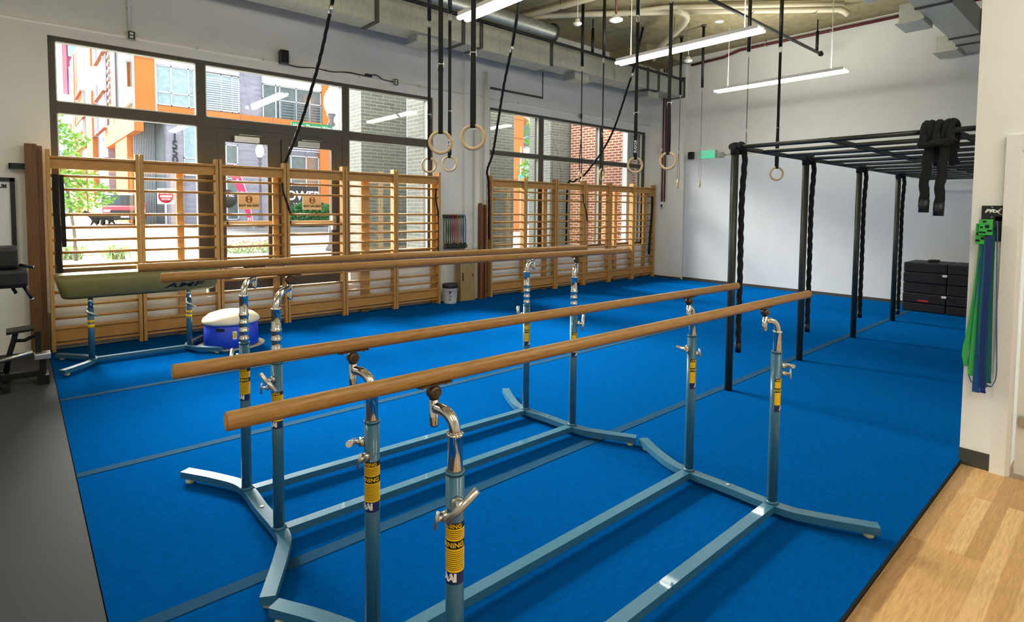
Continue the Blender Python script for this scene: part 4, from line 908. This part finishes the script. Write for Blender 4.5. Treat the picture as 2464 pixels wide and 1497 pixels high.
for y in (6.0, 4.6, 3.2): MB().cyl((13.12, y, 5.70), (13.12, y, ZC), .012, 8).cyl((13.08, y, 5.66), (13.2, y, 5.66), .014, 8).build('pipe_clip', M['zinc'], t)
t = thing('sprinkler_riser', 'pair of thin red pipes on the white corner pier', 'pipe', (13.06, 8.6, 2))
for y in (8.58, 8.66): MB().cyl((13.065, y, 2.05), (13.065, y, 5.6), .02, 10).build('pipe', M['red'], t)
MB().box(13.03, 13.10, 8.60, 8.68, 1.90, 2.05, bev=.01).lathe([(0, 0), (.05, 0), (.05, .02), (0, .02)], (13.03, 8.62, 1.93), 16, axis='x').build('valve', M['white'], t)
tag(MB().lathe([(0, -.07), (.06, -.06), (.075, -.02), (.075, 0), (0, 0)], (13.10, 8.72, 3.45), 20, axis='x').build('alarm_sounder', M['white']), 'white round alarm device on the corner pier', 'alarm')

# wall fittings
def speaker(label, loc, s=(.065, .06, .105), axis='y'):
    t = thing('wall_speaker', label, 'speaker', loc, 'black wall speakers')
    x, y, z = loc
    MB().box(x-s[0], x+s[0], y-s[1], y+s[1], z-s[2], z+s[2], bev=.02).build('cabinet', M['black'], t)
    if axis == 'y': MB().box(x-s[0]+.015, x+s[0]-.015, y-s[1]-.004, y-s[1]+.002, z-s[2]+.02, z+s[2]-.02).build('grille', M['web'], t); MB().box(x-.02, x+.02, y+s[1]-.004, 9.1, z-.02, z+.02).build('bracket', M['blackm'], t)
    else: MB().box(x-s[0]-.004, x-s[0]+.002, y-s[1]+.015, y+s[1]-.015, z-s[2]+.02, z+s[2]-.02).build('grille', M['web'], t); MB().box(x+s[0]-.004, 13.2, y-.02, y+.02, z-.02, z+.02).build('bracket', M['blackm'], t)
speaker('black speaker on the wall above the first window', (3.19, 9.02, 4.16))
speaker('black speaker on the far wall left of the exit sign', (13.10, 7.83, 3.235), (.06, .068, .095), 'x')
def outlet(label, x, z, y=9.1):
    t = thing('outlet_box', label, 'outlet', (x, y, z), 'steel outlet boxes')
    MB().box(x-.045, x+.045, y-.05, y, z-.055, z+.055, bev=.004).build('box', M['galv'], t)
    MB().box(x-.04, x+.04, y-.054, y-.05, z-.05, z+.05).build('cover', M['galvd'], t)
    MB().box(x-.018, x+.018, y-.057, y-.052, z-.035, z-.008, bev=.002).box(x-.018, x+.018, y-.057, y-.052, z+.008, z+.035, bev=.002).build('socket', M['paperw'], t)
outlet('outlet box below the vertical conduit at the upper left', 1.21, 4.09)
outlet('outlet box on the wall above the right end of the first window', 5.19, 4.09)
outlet('outlet box above the second window', 10.2, 4.06)
t = thing('conduit', 'thin painted conduit running above both windows', 'conduit', (5, 9.09, 4.07))
MB().cyl((-4.5, 9.088, 4.06), (6.7, 9.088, 4.10), .011, 8).cyl((6.7, 9.02, 4.10), (7.38, 9.02, 4.10), .011, 8).cyl((7.38, 9.088, 4.10), (13.09, 9.088, 4.13), .011, 8).build('pipe', M['wall'], t)
for x in (2.0, 2.9, 3.9, 4.5, 5.7, 8.2, 11.5): MB().box(x-.012, x+.012, 9.075, 9.1, 4.045+.0035*(x+4.5), 4.085+.0035*(x+4.5)).build('clip', M['galv'], t)
t = thing('vertical_conduit', 'vertical conduit dropping to the upper left outlet', 'conduit', (1.19, 9.08, 4.15))
MB().cyl((1.19, 9.082, 4.14), (1.19, 9.082, ZC), .016, 10).build('pipe', M['wall'], t)
MB().box(1.165, 1.215, 9.07, 9.1, 4.45, 4.47).build('clip', M['galv'], t)
t = thing('speaker_cable', 'black cable with adapter running from the speaker to an outlet', 'cable', (4.2, 9.08, 4.1))
MB().tube(smooth_path([(3.24, 9.06, 4.07), (3.45, 9.075, 4.06), (3.7, 9.08, 4.09), (4.0, 9.08, 4.08), (4.3, 9.08, 4.12), (4.6, 9.075, 4.11), (4.8, 9.08, 4.16), (4.95, 9.08, 4.10), (5.14, 9.07, 4.09)], 6), .009, 8).build('cable', M['black'], t)
MB().box(4.6, 4.72, 9.05, 9.095, 4.10, 4.15, bev=.006).build('adapter', M['black'], t)
t = thing('exit_sign', 'green exit sign on the far wall above the white panel', 'sign', (13.17, 7.4, 3.15))
MB().box(13.165, 13.19, 7.20, 7.61, 3.155, 3.335, bev=.004).build('face', M['exit'], t)
text('lettering', 'EXIT', M['paperw'], t, .17, lambda x, y, d: (13.163-d, 7.405-x, 3.245+y), bold=.003, ext=.001)
MB().box(13.15, 13.2, 7.16, 7.20, 3.15, 3.34).build('end_cap', M['galv'], t)
t = thing('junction_box', 'small grey box with conduit on the far wall right of the exit sign', 'junction box', (13.18, 7.03, 3.2))
MB().box(13.15, 13.2, 6.97, 7.09, 3.15, 3.27).build('box', M['galv'], t)
MB().cyl((13.18, 6.97, 3.21), (13.18, 2.9, 3.21), .012, 8).build('conduit', M['wall'], t)

# ================================================================== OUTSIDE
def gz(y): return .5 if y < 16 else (.5+.25*(y-16)/17 if y < 33 else .75)
mb = MB(); prev = 9.42
for y in (13.4, 16, 20, 24, 28, 33, 37, 60, 160):
    mb._add([(-60, prev, gz(prev)), (90, prev, gz(prev)), (90, y, gz(y)), (-60, y, gz(y)), (-60, prev, gz(prev)-.5), (90, prev, gz(prev)-.5)], [(0, 1, 2, 3), (0, 4, 5, 1)]); prev = y
o = struct('ground', mb, M['road'])
struct('sidewalk', MB().box(-60, 90, 9.42, 17.9, .45, .53).box(-60, 5, 33, 90, .7, .78).box(5, 90, 33.0, 37, .7, .80), M['walk'])
struct('kerb', MB().box(-60, 90, 17.9, 18.1, .4, .56).box(-60, 90, 32.8, 33, .68, .81), M['kerb'])
for k, (y, l) in enumerate(((21.5, 'near'), (25.2, 'middle'), (29.2, 'far'))):
    o = MB(); z = gz(y)
    o.quad((-30, y-.07, gz(y-.07)+.012), (60, y-.07, gz(y-.07)+.012), (60, y+.07, gz(y+.07)+.012), (-30, y+.07, gz(y+.07)+.012))
    struct('road_line', o, M['linep'])

# --- orange apartment building across the street
t = thing('apartment_building', 'orange panelled apartment building across the street', 'building', (11, 37, .75))
YF = 37.0; XL = 5.0
def part(name, mat, x0, x1, y0, y1, z0, z1): return MB().box(x0, x1, y0, y1, z0, z1).build(name, mat, t)
part('upper_wall', M['bkd'], 5.6, 16.4, YF+.35, YF+8, 7.0, 11.6)
part('lower_wall', M['stone'], 6.45, 17, YF+.3, YF+8, .7, 7.0)
part('soffit', M['soffit'], 5.1, 8.0, YF+.05, YF+6, 6.78, 6.86)
part('corner_panel', M['orange'], 5.0, 6.0, YF, YF+.4, 6.85, 11.6)
j = MB()
for z in (7.27, 9.93): j.box(4.995, 6.0, YF-.006, YF+.01, z, z+.035)
j.build('panel_joint', M['joint'], t)
part('corner_trim', M['fwhite'], 4.93, 5.02, YF-.03, YF+.02, 6.8, 11.6); part('corner_trim', M['fwhite'], 5.98, 6.05, YF-.03, YF+.3, 6.85, 11.6)
part('floor_band', M['orange'], 5.0, 16.3, YF-.02, YF+.5, 6.8, 7.48)
j = MB()
for x in (5.98, 10.43, 12.35): j.box(x, x+.035, YF-.026, YF-.015, 6.8, 7.48)
j.build('panel_joint', M['joint'], t)
part('header', M['fwhite'], 6.05, 10.43, YF+.1, YF+.4, 9.8, 10.35); part('header', M['fwhite'], 11.82, 16.0, YF+.1, YF+.4, 9.6, 10.3)
def fwin(x0, x1, z0, z1, mx, mz, gm='fglass', y=YF+.3, tk=.1):
    f = MB().box(x0, x1, y-.03, y+.05, z0, z1).build('window', M[gm], t); b = MB()
    for a in [x0, x1-tk*.6]+list(mx): b.box(a, a+tk*.6, y-.1, y-.02, z0, z1)
    for a in [z0, z1-tk*.6]+list(mz): b.box(x0, x1, y-.1, y-.02, a, a+tk*.6)
    b.build('window_bars', M['fwhite'], f)
fwin(6.05, 8.0, 7.55, 9.8, (6.78, 7.66), (8.25,))
fwin(8.2, 10.43, 7.55, 9.75, (9.4, 10.0), ())
b = MB()
for k in range(15): b.box(8.3, 10.43, YF+.0, YF+.06, 7.58+.13*k, 7.63+.13*k)
b.build('balcony_slats', M['fwhite'], t)
fwin(11.82, 15.6, 7.4, 9.6, (12.6, 12.85, 13.9, 14.8), (8.65,), 'fdark')
b = MB()
for z in (7.6, 7.78, 7.96, 8.14, 8.32, 8.5): b.box(12.85, 15.6, YF-.02, YF+.02, z, z+.035)
for x in (12.85, 13.7, 14.6, 15.5): b.box(x, x+.05, YF-.03, YF+.03, 7.45, 8.55)
b.build('balcony_railing', M['slatd'], t)
part('side_panel', M['orange'], 15.6, 16.4, YF, YF+.5, 7.4, 11.6)
part('side_wall', M['fwhite'], 16.4, 18.5, YF+.2, YF+6, .7, 8.0)
# recessed entrance with ribbed cladding, number pier
part('entrance_wall', M['slatd'], 5.3, 6.5, YF+3.0, YF+3.3, .7, 6.8); part('entrance_side', M['slatd'], 6.40, 6.5, YF+.4, YF+3.2, .7, 6.8)
b = MB()
for k in range(14): b.box(5.3+.085*k, 5.33+.085*k, YF+2.95, YF+3.0, .75, 6.75)
b.build('cladding_rib', M['fwhite'], t)
pr = part('number_pier', M['stone'], 6.48, 7.3, YF, YF+.5, .7, 6.8)
for k, c in enumerate('1550'): text('house_number', c, M['carblk'], pr, .62, lambda x, y, d, k=k: (6.88+x, YF-.01-d, 5.72-.42*k+y), bold=.012, ext=.02)
fwin(7.35, 8.35, 3.6, 6.6, (), (4.6,), 'fglass', YF+.25)
fwin(9.0, 10.3, 1.0, 5.6, (9.6,), (3.5, 4.4), 'fdark', YF+.25); fwin(8.5, 9.2, 4.6, 6.6, (8.8,), (5.6,), 'fglass', YF+.22)
fwin(12.6, 15.4, 1.0, 5.2, (13.5, 14.5), (3.3, 4.2), 'fdark', YF+.25)
b = MB()
for k in range(9): b.box(12.6, 15.4, YF+.02, YF+.06, 5.5+.15*k, 5.55+.15*k)
b.build('upper_louvres', M['fwhite'], t)
part('shop_pier', M['orange'], 15.4, 16.2, YF-.05, YF+.4, .7, 6.8)
sg = part('shop_sign', M['carblk'], 12.6, 15.3, YF+.12, YF+.16, 1.7, 3.2)
text('shop_lettering', 'FLOWER', M['paperw'], sg, .85, lambda x, y, d: (13.95+x*.9, YF+.10-d, 2.55+y), bold=.02, ext=.01)
text('shop_lettering', 'WEAR R', M['paperw'], sg, .36, lambda x, y, d: (14.3+x, YF+.10-d, 1.95+y), bold=.01, ext=.01)
mural = MB().lathe([(0, -.02), (.55, -.02), (.55, .02), (0, .02)], (9.65, YF+.12, 2.3), 28, axis='y').build('shop_roundel', M['carblk'], t)
text('shop_lettering', 'THE', M['paperw'], mural, .4, lambda x, y, d: (9.65+x, YF+.09-d, 2.55+y), bold=.01, ext=.01)
# receding left facade
segs = [(37.45, 40.2, 'fglass', 7.4, 16, .25), (40.2, 45.4, 'orange', .75, 6.0, .0), (45.4, 50.3, 'joint', .75, 6.0, .5), (50.3, 56.8, 'bkd', .75, 18, .1), (56.8, 61.7, 'orange', .75, 18, -.25), (61.7, 66.5, 'fdark', .75, 18, .3), (66.5, 74.5, 'orange', .75, 18, 0), (74.5, 79, 'orange', .75, 17.5, -.2), (79, 88, 'joint', .75, 17, .2)]
for y0, y1, m, z0_, z1_, dx in segs: part('facade_bay', M[m] if m != 'joint' else M['orange'], XL+dx, XL+1.5, y0, y1, z0_, z1_)
part('facade_bay', M['orange'], XL, XL+1.5, 40.5, 42.5, 7.4, 18); part('facade_bay', M['slatd'], XL+.15, XL+1.5, 42.5, 45.4, 7.4, 18); part('facade_bay', M['orange'], XL, XL+1.5, 45.4, 48, 7.4, 18); part('facade_bay', M['bkd'], XL+.2, XL+1.5, 48, 50.3, 7.4, 18)
part('overhang_band', M['orange'], XL-.05, XL+.4, 37, 50.3, 5.97, 7.42)
for y in (40.3, 45.4, 50.3, 56.7, 61.8, 66.5, 74.5, 79): part('facade_trim', M['fwhite'], XL-.12, XL+.1, y-.09, y+.12, 7.4, 17.8)
for y0, y1, z in ((37.5, 40.2, 7.5), (37.5, 40.2, 10.3), (61.7, 66.5, 6.0), (61.7, 66.5, 12.5), (79, 88, 11.5), (66.5, 74.5, 9.0)): part('balcony_front', M['fwhite'], XL-.2, XL+.3, y0, y1, z, z+.9)
b = MB()
for y in (52, 58.9, 64, 70): 
    for z in (3.2, 5.2, 7.3, 9.9, 12.6): b.box(XL-.27, XL-.02, y-3, y+3, z, z+.04)
b.build('panel_joint', M['joint'], t)
b = MB()
for k in range(10): b.box(XL-.1, XL+.1, 47, 47.9, 7.9+.5*k, 8.1+.5*k)
b.build('louvre', M['bkd'], t)
part('downpipe', M['bark'], XL-.2, XL-.08, 75.8, 76.2, .75, 12)
# --- other buildings
t2 = thing('magenta_building', 'tall magenta building far down the street at the upper left', 'building', (8, 125, .75))
MB().box(6.6, 14, 122, 140, 12, 45).build('walls', M['magenta'], t2)
b = MB()
for z in (18, 22.5, 27, 31.5): b.box(7.2, 8.6, 121.8, 122.05, z, z+2.8)
b.build('window', M['fglass'], t2)
MB().box(6.4, 7.0, 121.7, 122.1, 12, 45).box(8.9, 9.3, 121.7, 122.1, 12, 45).build('pilaster', M['petal'], t2)
t2 = thing('grey_building', 'small pale grey building far down the street behind the tree', 'building', (5, 118, .75))
MB().box(4.6, 9, 118, 121.2, .75, 20).build('walls', M['fwhite'], t2)
b = MB()
for z in (9, 13, 16.4): b.box(5.2, 6.6, 117.8, 118.05, z, z+1.8)
b.build('window', M['fglass'], t2)
t2 = thing('peach_building', 'peach rendered building seen through the second window', 'building', (31, 34, .75))
MB().box(29.6, 42, 33.6, 41, .75, 14).build('walls', M['pinkw'], t2)
w_ = MB().box(30.35, 31.5, 33.45, 33.65, 7.0, 8.6).build('window', M['fdark'], t2); MB().lathe([(.0, -.1), (.575, -.1), (.575, .0), (0, .0)], (30.92, 33.6, 8.6), 24, axis='y').build('arch', M['joint'], t2)
t2 = thing('blue_house', 'blue-grey gabled house in front of the peach building', 'building', (28, 31, .75))
MB().box(27.6, 35, 30.6, 33.2, .75, 5.6).prism([(27.6, 5.6), (35, 5.6), (31.3, 7.0)], 'y', 30.6, 33.2).build('walls', M['bluew'], t2)
b = MB()
for z in (3.6, 4.1, 4.6, 5.1): b.box(27.6, 31.5, 30.2, 30.26, z, z+.06)
for x in (27.7, 28.9, 30.1, 31.3): b.box(x, x+.07, 30.2, 30.28, 3.2, 5.2)
b.box(27.4, 32, 30.1, 30.7, 3.0, 3.2); b.build('balcony', M['carblk'], t2)
t2 = thing('orange_pier', 'orange panelled pier beyond the dark brick, through the second window', 'building', (20.1, 22.6, .6))
MB().box(20.02, 20.7, 22.5, 23.3, .55, 12).build('pier', M['orange'], t2)
b = MB()
for z in (3.4, 5.6, 6.6): b.box(20.0, 20.72, 22.48, 23.32, z, z+.03)
b.build('panel_joint', M['joint'], t2)

# --- brick piers of our own arcade
def pier(name, label, x0, x1, y0, y1, mt, z1_=6.0):
    o = MB().box(x0, x1, y0, y1, .4, z1_).build(name, mt); return tag(o, label, 'brick pier', 'brick piers outside the windows')
pier('brick_pier', 'charcoal brick pier outside the right part of the first window', 5.75, 6.9, 11.55, 12.7, M['bkg'])
pier('brick_pier', 'grey brick return wall at the right edge of the first window', 6.03, 7.36, 9.45, 10.08, M['bkg'])
pier('brick_pier', 'charcoal brick pier filling the left of the second window', 8.2, 10.05, 11.3, 12.3, M['bkg'])
pier('brick_pier', 'grey brick pier in the middle of the second window', 11.85, 12.9, 11.7, 12.6, M['bkg'])
pier('brick_pier', 'red brick side wall at the far end of the second window', 12.62, 13.6, 9.65, 11.6, M['bkr'])
tag(MB().box(12.55, 12.80, 9.44, 9.6, .9, 3.95).build('frame_cover', M['fwhite']), 'pale cover strip outside the far end of the second window', 'facade strip')

# --- plants
def leaves(mb, c, rad, n, size, flat=.4):
    for _ in range(n):
        while True:
            p = Vector((random.uniform(-1, 1), random.uniform(-1, 1), random.uniform(-1, 1)))
            if .35 < p.length < 1: break
        p = Vector((c[0]+p.x*rad[0], c[1]+p.y*rad[1], c[2]+p.z*rad[2])); s = size*random.uniform(.6, 1.3)
        a = Vector((random.gauss(0, 1), random.gauss(0, 1), random.gauss(0, .6))).normalized(); b = a.cross(Vector((random.gauss(0, 1), random.gauss(0, 1), random.gauss(0, 1)))).normalized()
        mb._add([p-a*s, p+b*s*.45, p+a*s, p-b*s*.45], [(0, 1, 2, 3)])
def tree(label, x, y, crowns, trunk, n=420, size=.07, mt='leaf'):
    t = thing('street_tree', label, 'tree', (x, y, gz(y)), 'street trees')
    mb = MB()
    for c, r in crowns: leaves(mb, c, r, int(n*r[0]*r[2]*2.2), size)
    mb.build('foliage', M[mt], t)
    tk = MB().tube(trunk, [.035-.004*i for i in range(len(trunk))], 8)
    for c, r in crowns[:5]: tk.tube([trunk[-1], c], [.02, .008], 6)
    tk.build('trunk', M['bark'], t)
tree('young street tree with light green leaves seen left of the first window', 1.0, 16.42, [((.55, 16.5, 2.35), (.5, .5, .45)), ((.75, 16.4, 3.0), (.45, .5, .35)), ((1.25, 16.3, 2.05), (.55, .5, .33)), ((.7, 16.6, 1.75), (.5, .5, .28)), ((.55, 16.5, 3.7), (.42, .4, .3)), ((1.0, 16.4, 3.35), (.35, .4, .2)), ((.9, 16.4, 2.65), (.6, .5, .3))], [(1.0, 16.42, .5), (.98, 16.42, 1.2), (.9, 16.42, 2.0), (.8, 16.45, 2.8)], 620, .075)
tree('tall light green tree between the mullion and brick in the second window', 17.9, 17.8, [((17.8, 17.9, 5.2), (1.0, 1, 1.2)), ((17.6, 18.2, 3.6), (1.0, .9, .8)), ((18.2, 17.6, 6.6), (.8, .8, .7)), ((17.4, 18.0, 2.7), (.8, .8, .5))], [(17.9, 17.8, .5), (17.9, 17.8, 1.8), (17.8, 17.8, 3.0)], 220, .12)
for (x, y, l) in ((.85, 17.1, 'left'), (1.75, 16.5, 'right')):
    mb = MB()
    for k in range(60):
        a = random.uniform(0, 2*PI); r_ = random.uniform(.1, .38); h = random.uniform(.12, .34); bx_ = x+random.gauss(0, .13); by_ = y+random.gauss(0, .1); d = Vector((math.cos(a), math.sin(a), 0))
        p = Vector((bx_, by_, .53)); sd_ = Vector((-d.y, d.x, 0))*.018
        mb._add([p-sd_, p+d*r_*.5+Vector((0, 0, h))-sd_*1.2, p+d*r_+Vector((0, 0, h*.8)), p+d*r_*.5+Vector((0, 0, h))+sd_*1.2, p+sd_], [(0, 1, 2, 3, 4)])
    tag(mb.build('grass_clump', M['leafp']), 'pale green ornamental grass clump at the kerb, %s of the two' % l, 'plant', 'grass clumps at the kerb')
t = thing('flower_bed', 'bed of pink and green flowers seen low through the left door', 'flower bed', (5.1, 16.8, .53))
mb = MB(); leaves(mb, (5.1, 16.9, .62), (.95, .7, .22), 900, .06); mb.build('foliage', M['leafp'], t)
mb = MB(); leaves(mb, (5.1, 16.8, .76), (.95, .7, .18), 260, .04); mb.build('blossom', M['petal'], t)
mb = MB(); leaves(mb, (12.6, 31.4, 1.42), (1.4, .7, .76), 3000, .11); o = mb.build('hedge', M['leafd']); tag(o, 'clipped green hedge seen through the right door', 'hedge')

# --- street furniture
def lamp(label, x, y, zt_, s):
    t = thing('street_lamp', label, 'street lamp', (x, y, gz(y)), 'globe street lamps'); g = gz(y)
    MB().lathe([(0, 0), (.2*s, 0), (.2*s, .15), (.13*s, .25), (.09*s, .8), (.07*s, .9), (.055*s, zt_-g-.55), (.09*s, zt_-g-.5), (.05*s, zt_-g-.4), (.12*s, zt_-g-.3), (.06*s, zt_-g-.2), (.07*s, zt_-g-.12), (.14*s, zt_-g), (0, zt_-g)], (x, y, g), 16).build('post', M['lampm'], t)
    MB().lathe([(.10*s, 0), (.17*s, .12*s), (.215*s, .3*s), (.2*s, .5*s), (.13*s, .66*s), (.07*s, .7*s), (.08*s, .74*s), (.03*s, .84*s), (0, .86*s)], (x, y, zt_), 20).build('globe', M['globe'], t)
lamp('nearer globe street lamp with tall white globe above the right door', 7.04, 16.06, 4.57, 1.0)
lamp('farther globe street lamp seen through the left door', 9.85, 31.6, 4.45, 1.0)
t = thing('street_sign', 'green street name sign on the nearer lamp post', 'sign', (7.04, 16.0, 4.1))
sgm = MB().obox((6.45, 16.03, 4.13), (1, -.05, 0), (.05, 1, 0), (0, 0, 1), .58, .012, .105).build('blade', M['streetg'], t)
text('lettering', 'Harry Thomas Way', M['paperw'], sgm, .135, lambda x, y, d: (6.45+x, 16.015-d-.05*x, 4.13+y), bold=.002, ext=.002)
MB().box(6.98, 7.1, 16.0, 16.1, 3.9, 4.3).build('sign_clamp', M['paperw'], t)
t = thing('do_not_enter_sign', 'square white sign with red disc reading DO NOT ENTER', 'sign', (6.0, 34.8, .8))
MB().cyl((6.0, 34.85, .75), (6.0, 34.85, 2.4), .05, 10).build('post', M['fwhite'], t)
p = MB().box(5.6, 6.4, 34.78, 34.81, 1.92, 2.76, bev=.01).build('plate', M['paperw'], t)
MB().lathe([(0, -.006), (.36, -.006), (.36, .006), (0, .006)], (6.0, 34.775, 2.34), 32, axis='y').build('disc', M['signred'], p)
MB().box(5.74, 6.26, 34.755, 34.768, 2.29, 2.39).build('bar', M['paperw'], p)
text('lettering', 'DO NOT', M['paperw'], p, .14, lambda x, y, d: (6.0+x, 34.765-d, 2.50+y), bold=.003, ext=.003)
text('lettering', 'ENTER', M['paperw'], p, .14, lambda x, y, d: (6.0+x, 34.765-d, 2.18+y), bold=.003, ext=.003)
t = thing('feather_flag', 'curved pink feather flag across the street, seen through the left door', 'flag', (8.9, 29.6, .7))
sp = smooth_path([(8.15, 30.2, 3.95), (8.35, 30.05, 3.6), (8.55, 29.9, 2.9), (8.72, 29.76, 2.1), (8.83, 29.65, 1.3), (8.86, 29.6, .95)], 5); mb = MB()
N = len(sp)
for i in range(N-1):
    w0 = .62*(1-.75*i/N); w1 = .62*(1-.75*(i+1)/N); a, b = sp[i], sp[i+1]
    mb.box if False else mb._add([a, b, b-Vector((w1*.8, 0, w1*.35)), a-Vector((w0*.8, 0, w0*.35)), a+Vector((0, .012, 0)), b+Vector((0, .012, 0)), b+Vector((-w1*.8, .012, -w1*.35)), a+Vector((-w0*.8, .012, -w0*.35))], [(0, 1, 2, 3), (4, 7, 6, 5), (0, 4, 5, 1), (3, 2, 6, 7)])
fb = mb.build('banner', M['flag'], t)
for k, i in enumerate((4, 8, 12, 16, 20)):
    if i < N: q = sp[i]; text('lettering', 'SALON'[k], M['paperw'], fb, .34-.03*k, lambda x, y, d, q=q, k=k: (q.x-.25+.03*k+x, q.y-.02-d, q.z-.1+y), bold=.006, ext=.003)
MB().tube(sp+[Vector((8.87, 29.6, .66))], .02, 8).build('pole', M['fwhite'], t)
t = thing('banner_board', 'white board with pink and black lettering beside the left door edge', 'sign', (7.4, 31.5, .7))
p = MB().box(6.9, 7.55, 31.5, 31.54, 1.0, 2.75).build('panel', M['paperw'], t)
mb = MB()
for z in (2.45, 2.3, 2.1, 1.95, 1.8): mb.box(6.98, 7.2+random.uniform(0, .2), 31.485, 31.5, z, z+.05)
mb.build('print', M['ink'], p); MB().sphere((7.36, 31.5, 2.1), .16, 12, sc=(1, .1, 1.6)).build('print', M['flag'], p)
MB().box(6.93, 6.98, 31.5, 31.55, .7, 1.0).box(7.47, 7.52, 31.5, 31.55, .7, 1.0).build('leg', M['fwhite'], t)
t = thing('blue_board', 'small blue and white sign board seen through the second window', 'sign', (16.95, 18.5, .5))
p = MB().obox((16.95, 18.53, 3.1), (1, -.3, 0), (.3, 1, 0), (0, 0, 1), .13, .02, .24).build('panel', M['cyan'], t)
MB().cyl((16.97, 18.6, .5), (16.97, 18.6, 4.6), .03, 8).build('post', M['fwhite'], t)
# --- red SUV facing the window
t = thing('suv', 'red and black sport utility car parked across the street', 'car', (4.45, 36.2, .75))
cx, cy, g = 4.2, 35.2, .78
def sv(prof, name, mt, xs0, xs1, par=t):                      # side profile (y,z) extruded over the width with slight tumblehome
    n = len(prof); mb = MB(); zmax = max(p[1] for p in prof)
    vs = []
    for s_, w in ((-1, xs0), (1, xs1)):
        for y, z in prof: tp = max(0, (z-1.0))*.13; vs.append((cx+s_*(abs(w)-tp), cy+y, g+z))
    fs = [tuple(range(n)), tuple(reversed(range(n, 2*n)))]+[(i, n+i, n+(i+1) % n, (i+1) % n) for i in range(n)]
    mb._add(vs, fs); return mb.build(name, mt, par)
bd = sv([(0, .35), (-.05, .55), (0, .85), (.15, .98), (1.1, 1.06), (1.25, 1.08), (4.4, 1.1), (4.55, .8), (4.5, .35)], 'body', M['carred'], .94, .94)
sv([(1.05, 1.06), (1.75, 1.62), (2.2, 1.70), (3.9, 1.68), (4.4, 1.1)], 'cabin', M['carblk'], .88, .88)
wsx = MB()._add([(cx-.78, cy+1.10, g+1.10), (cx+.78, cy+1.10, g+1.10), (cx+.68, cy+1.72, g+1.60), (cx-.68, cy+1.72, g+1.60)], [(0, 1, 2, 3)]); wsx.build('windscreen', M['carglass'], t)
MB().box(cx-.92, cx+.92, cy-.08, cy+.1, g+.30, g+.52, bev=.03).box(cx-.62, cx+.62, cy-.09, cy+.02, g+.58, g+.80).build('bumper', M['carblk'], t)
MB().box(cx-.9, cx-.58, cy-.05, cy+.12, g+.70, g+.84, bev=.03).box(cx+.58, cx+.9, cy-.05, cy+.12, g+.70, g+.84, bev=.03).build('headlamp', M['globe'], t)
MB().box(cx-.18, cx+.18, cy-.10, cy-.07, g+.42, g+.53).build('number_plate', M['paperw'], t)
for sx in (-1, 1):
    for wy in (.85, 3.6): MB().lathe([(0, -.1), (.28, -.1), (.34, -.07), (.34, .07), (.28, .1), (0, .1)], (cx+sx*.86, cy+wy, g+.34), 20, axis='x').build('wheel', M['black'], t)
    MB().box(cx+sx*.66-.03, cx+sx*.66+.03, cy+1.9, cy+3.8, g+1.70, g+1.76, bev=.01).build('roof_rail', M['fwhite'], t)
    MB().box(cx+sx*1.0-.09, cx+sx*1.0+.09, cy+1.1, cy+1.2, g+1.05, g+1.2, bev=.03).build('wing_mirror', M['carred'], t)
# --- dark dog crossing the road
t = thing('dog', 'dark dog walking left in front of the parked car', 'dog', (2.9, 32.6, .75))
me = bpy.data.meshes.new('dog_body'); D = (2.95, 32.4, .745)
V = [(.35, 0, .52), (.0, 0, .50), (-.32, 0, .55), (-.5, 0, .70), (-.62, 0, .72), (-.76, 0, .68), (.55, 0, .62), (.72, 0, .48)]
E = [(0, 1), (1, 2), (2, 3), (3, 4), (4, 5), (0, 6), (6, 7)]; Rr = [.12, .13, .15, .09, .08, .035, .03, .015]
def leg(root, pts, rs):
    b = len(V); prevv = root
    for p, r_ in zip(pts, rs): V.append(p); Rr.append(r_); E.append((prevv, len(V)-1)); prevv = len(V)-1
leg(2, [(-.28, .07, .34), (-.38, .07, .18), (-.42, .07, .03)], [.06, .035, .03]); leg(2, [(-.26, -.07, .34), (-.18, -.07, .2), (-.14, -.07, .03)], [.06, .035, .03])
leg(0, [(.40, .07, .38), (.52, .07, .22), (.46, .07, .03)], [.08, .035, .03]); leg(0, [(.34, -.07, .36), (.28, -.07, .2), (.18, -.07, .03)], [.08, .035, .03])
leg(4, [(-.58, .05, .84)], [.02]); leg(4, [(-.58, -.05, .84)], [.02])
me.from_pydata([(a, b, c) for a, b, c in V], E, [])
ob = bpy.data.objects.new('body', me); COL.objects.link(ob); ob.parent = t; ob.location = Vector(D)-Vector(t.location)
me.materials.append(M['dogf'])
sk = ob.modifiers.new('skin', 'SKIN')
for i, r_ in enumerate(Rr): me.skin_vertices[0].data[i].radius = (r_, r_)
me.skin_vertices[0].data[1].use_root = True
ob.modifiers.new('sub', 'SUBSURF').levels = 1
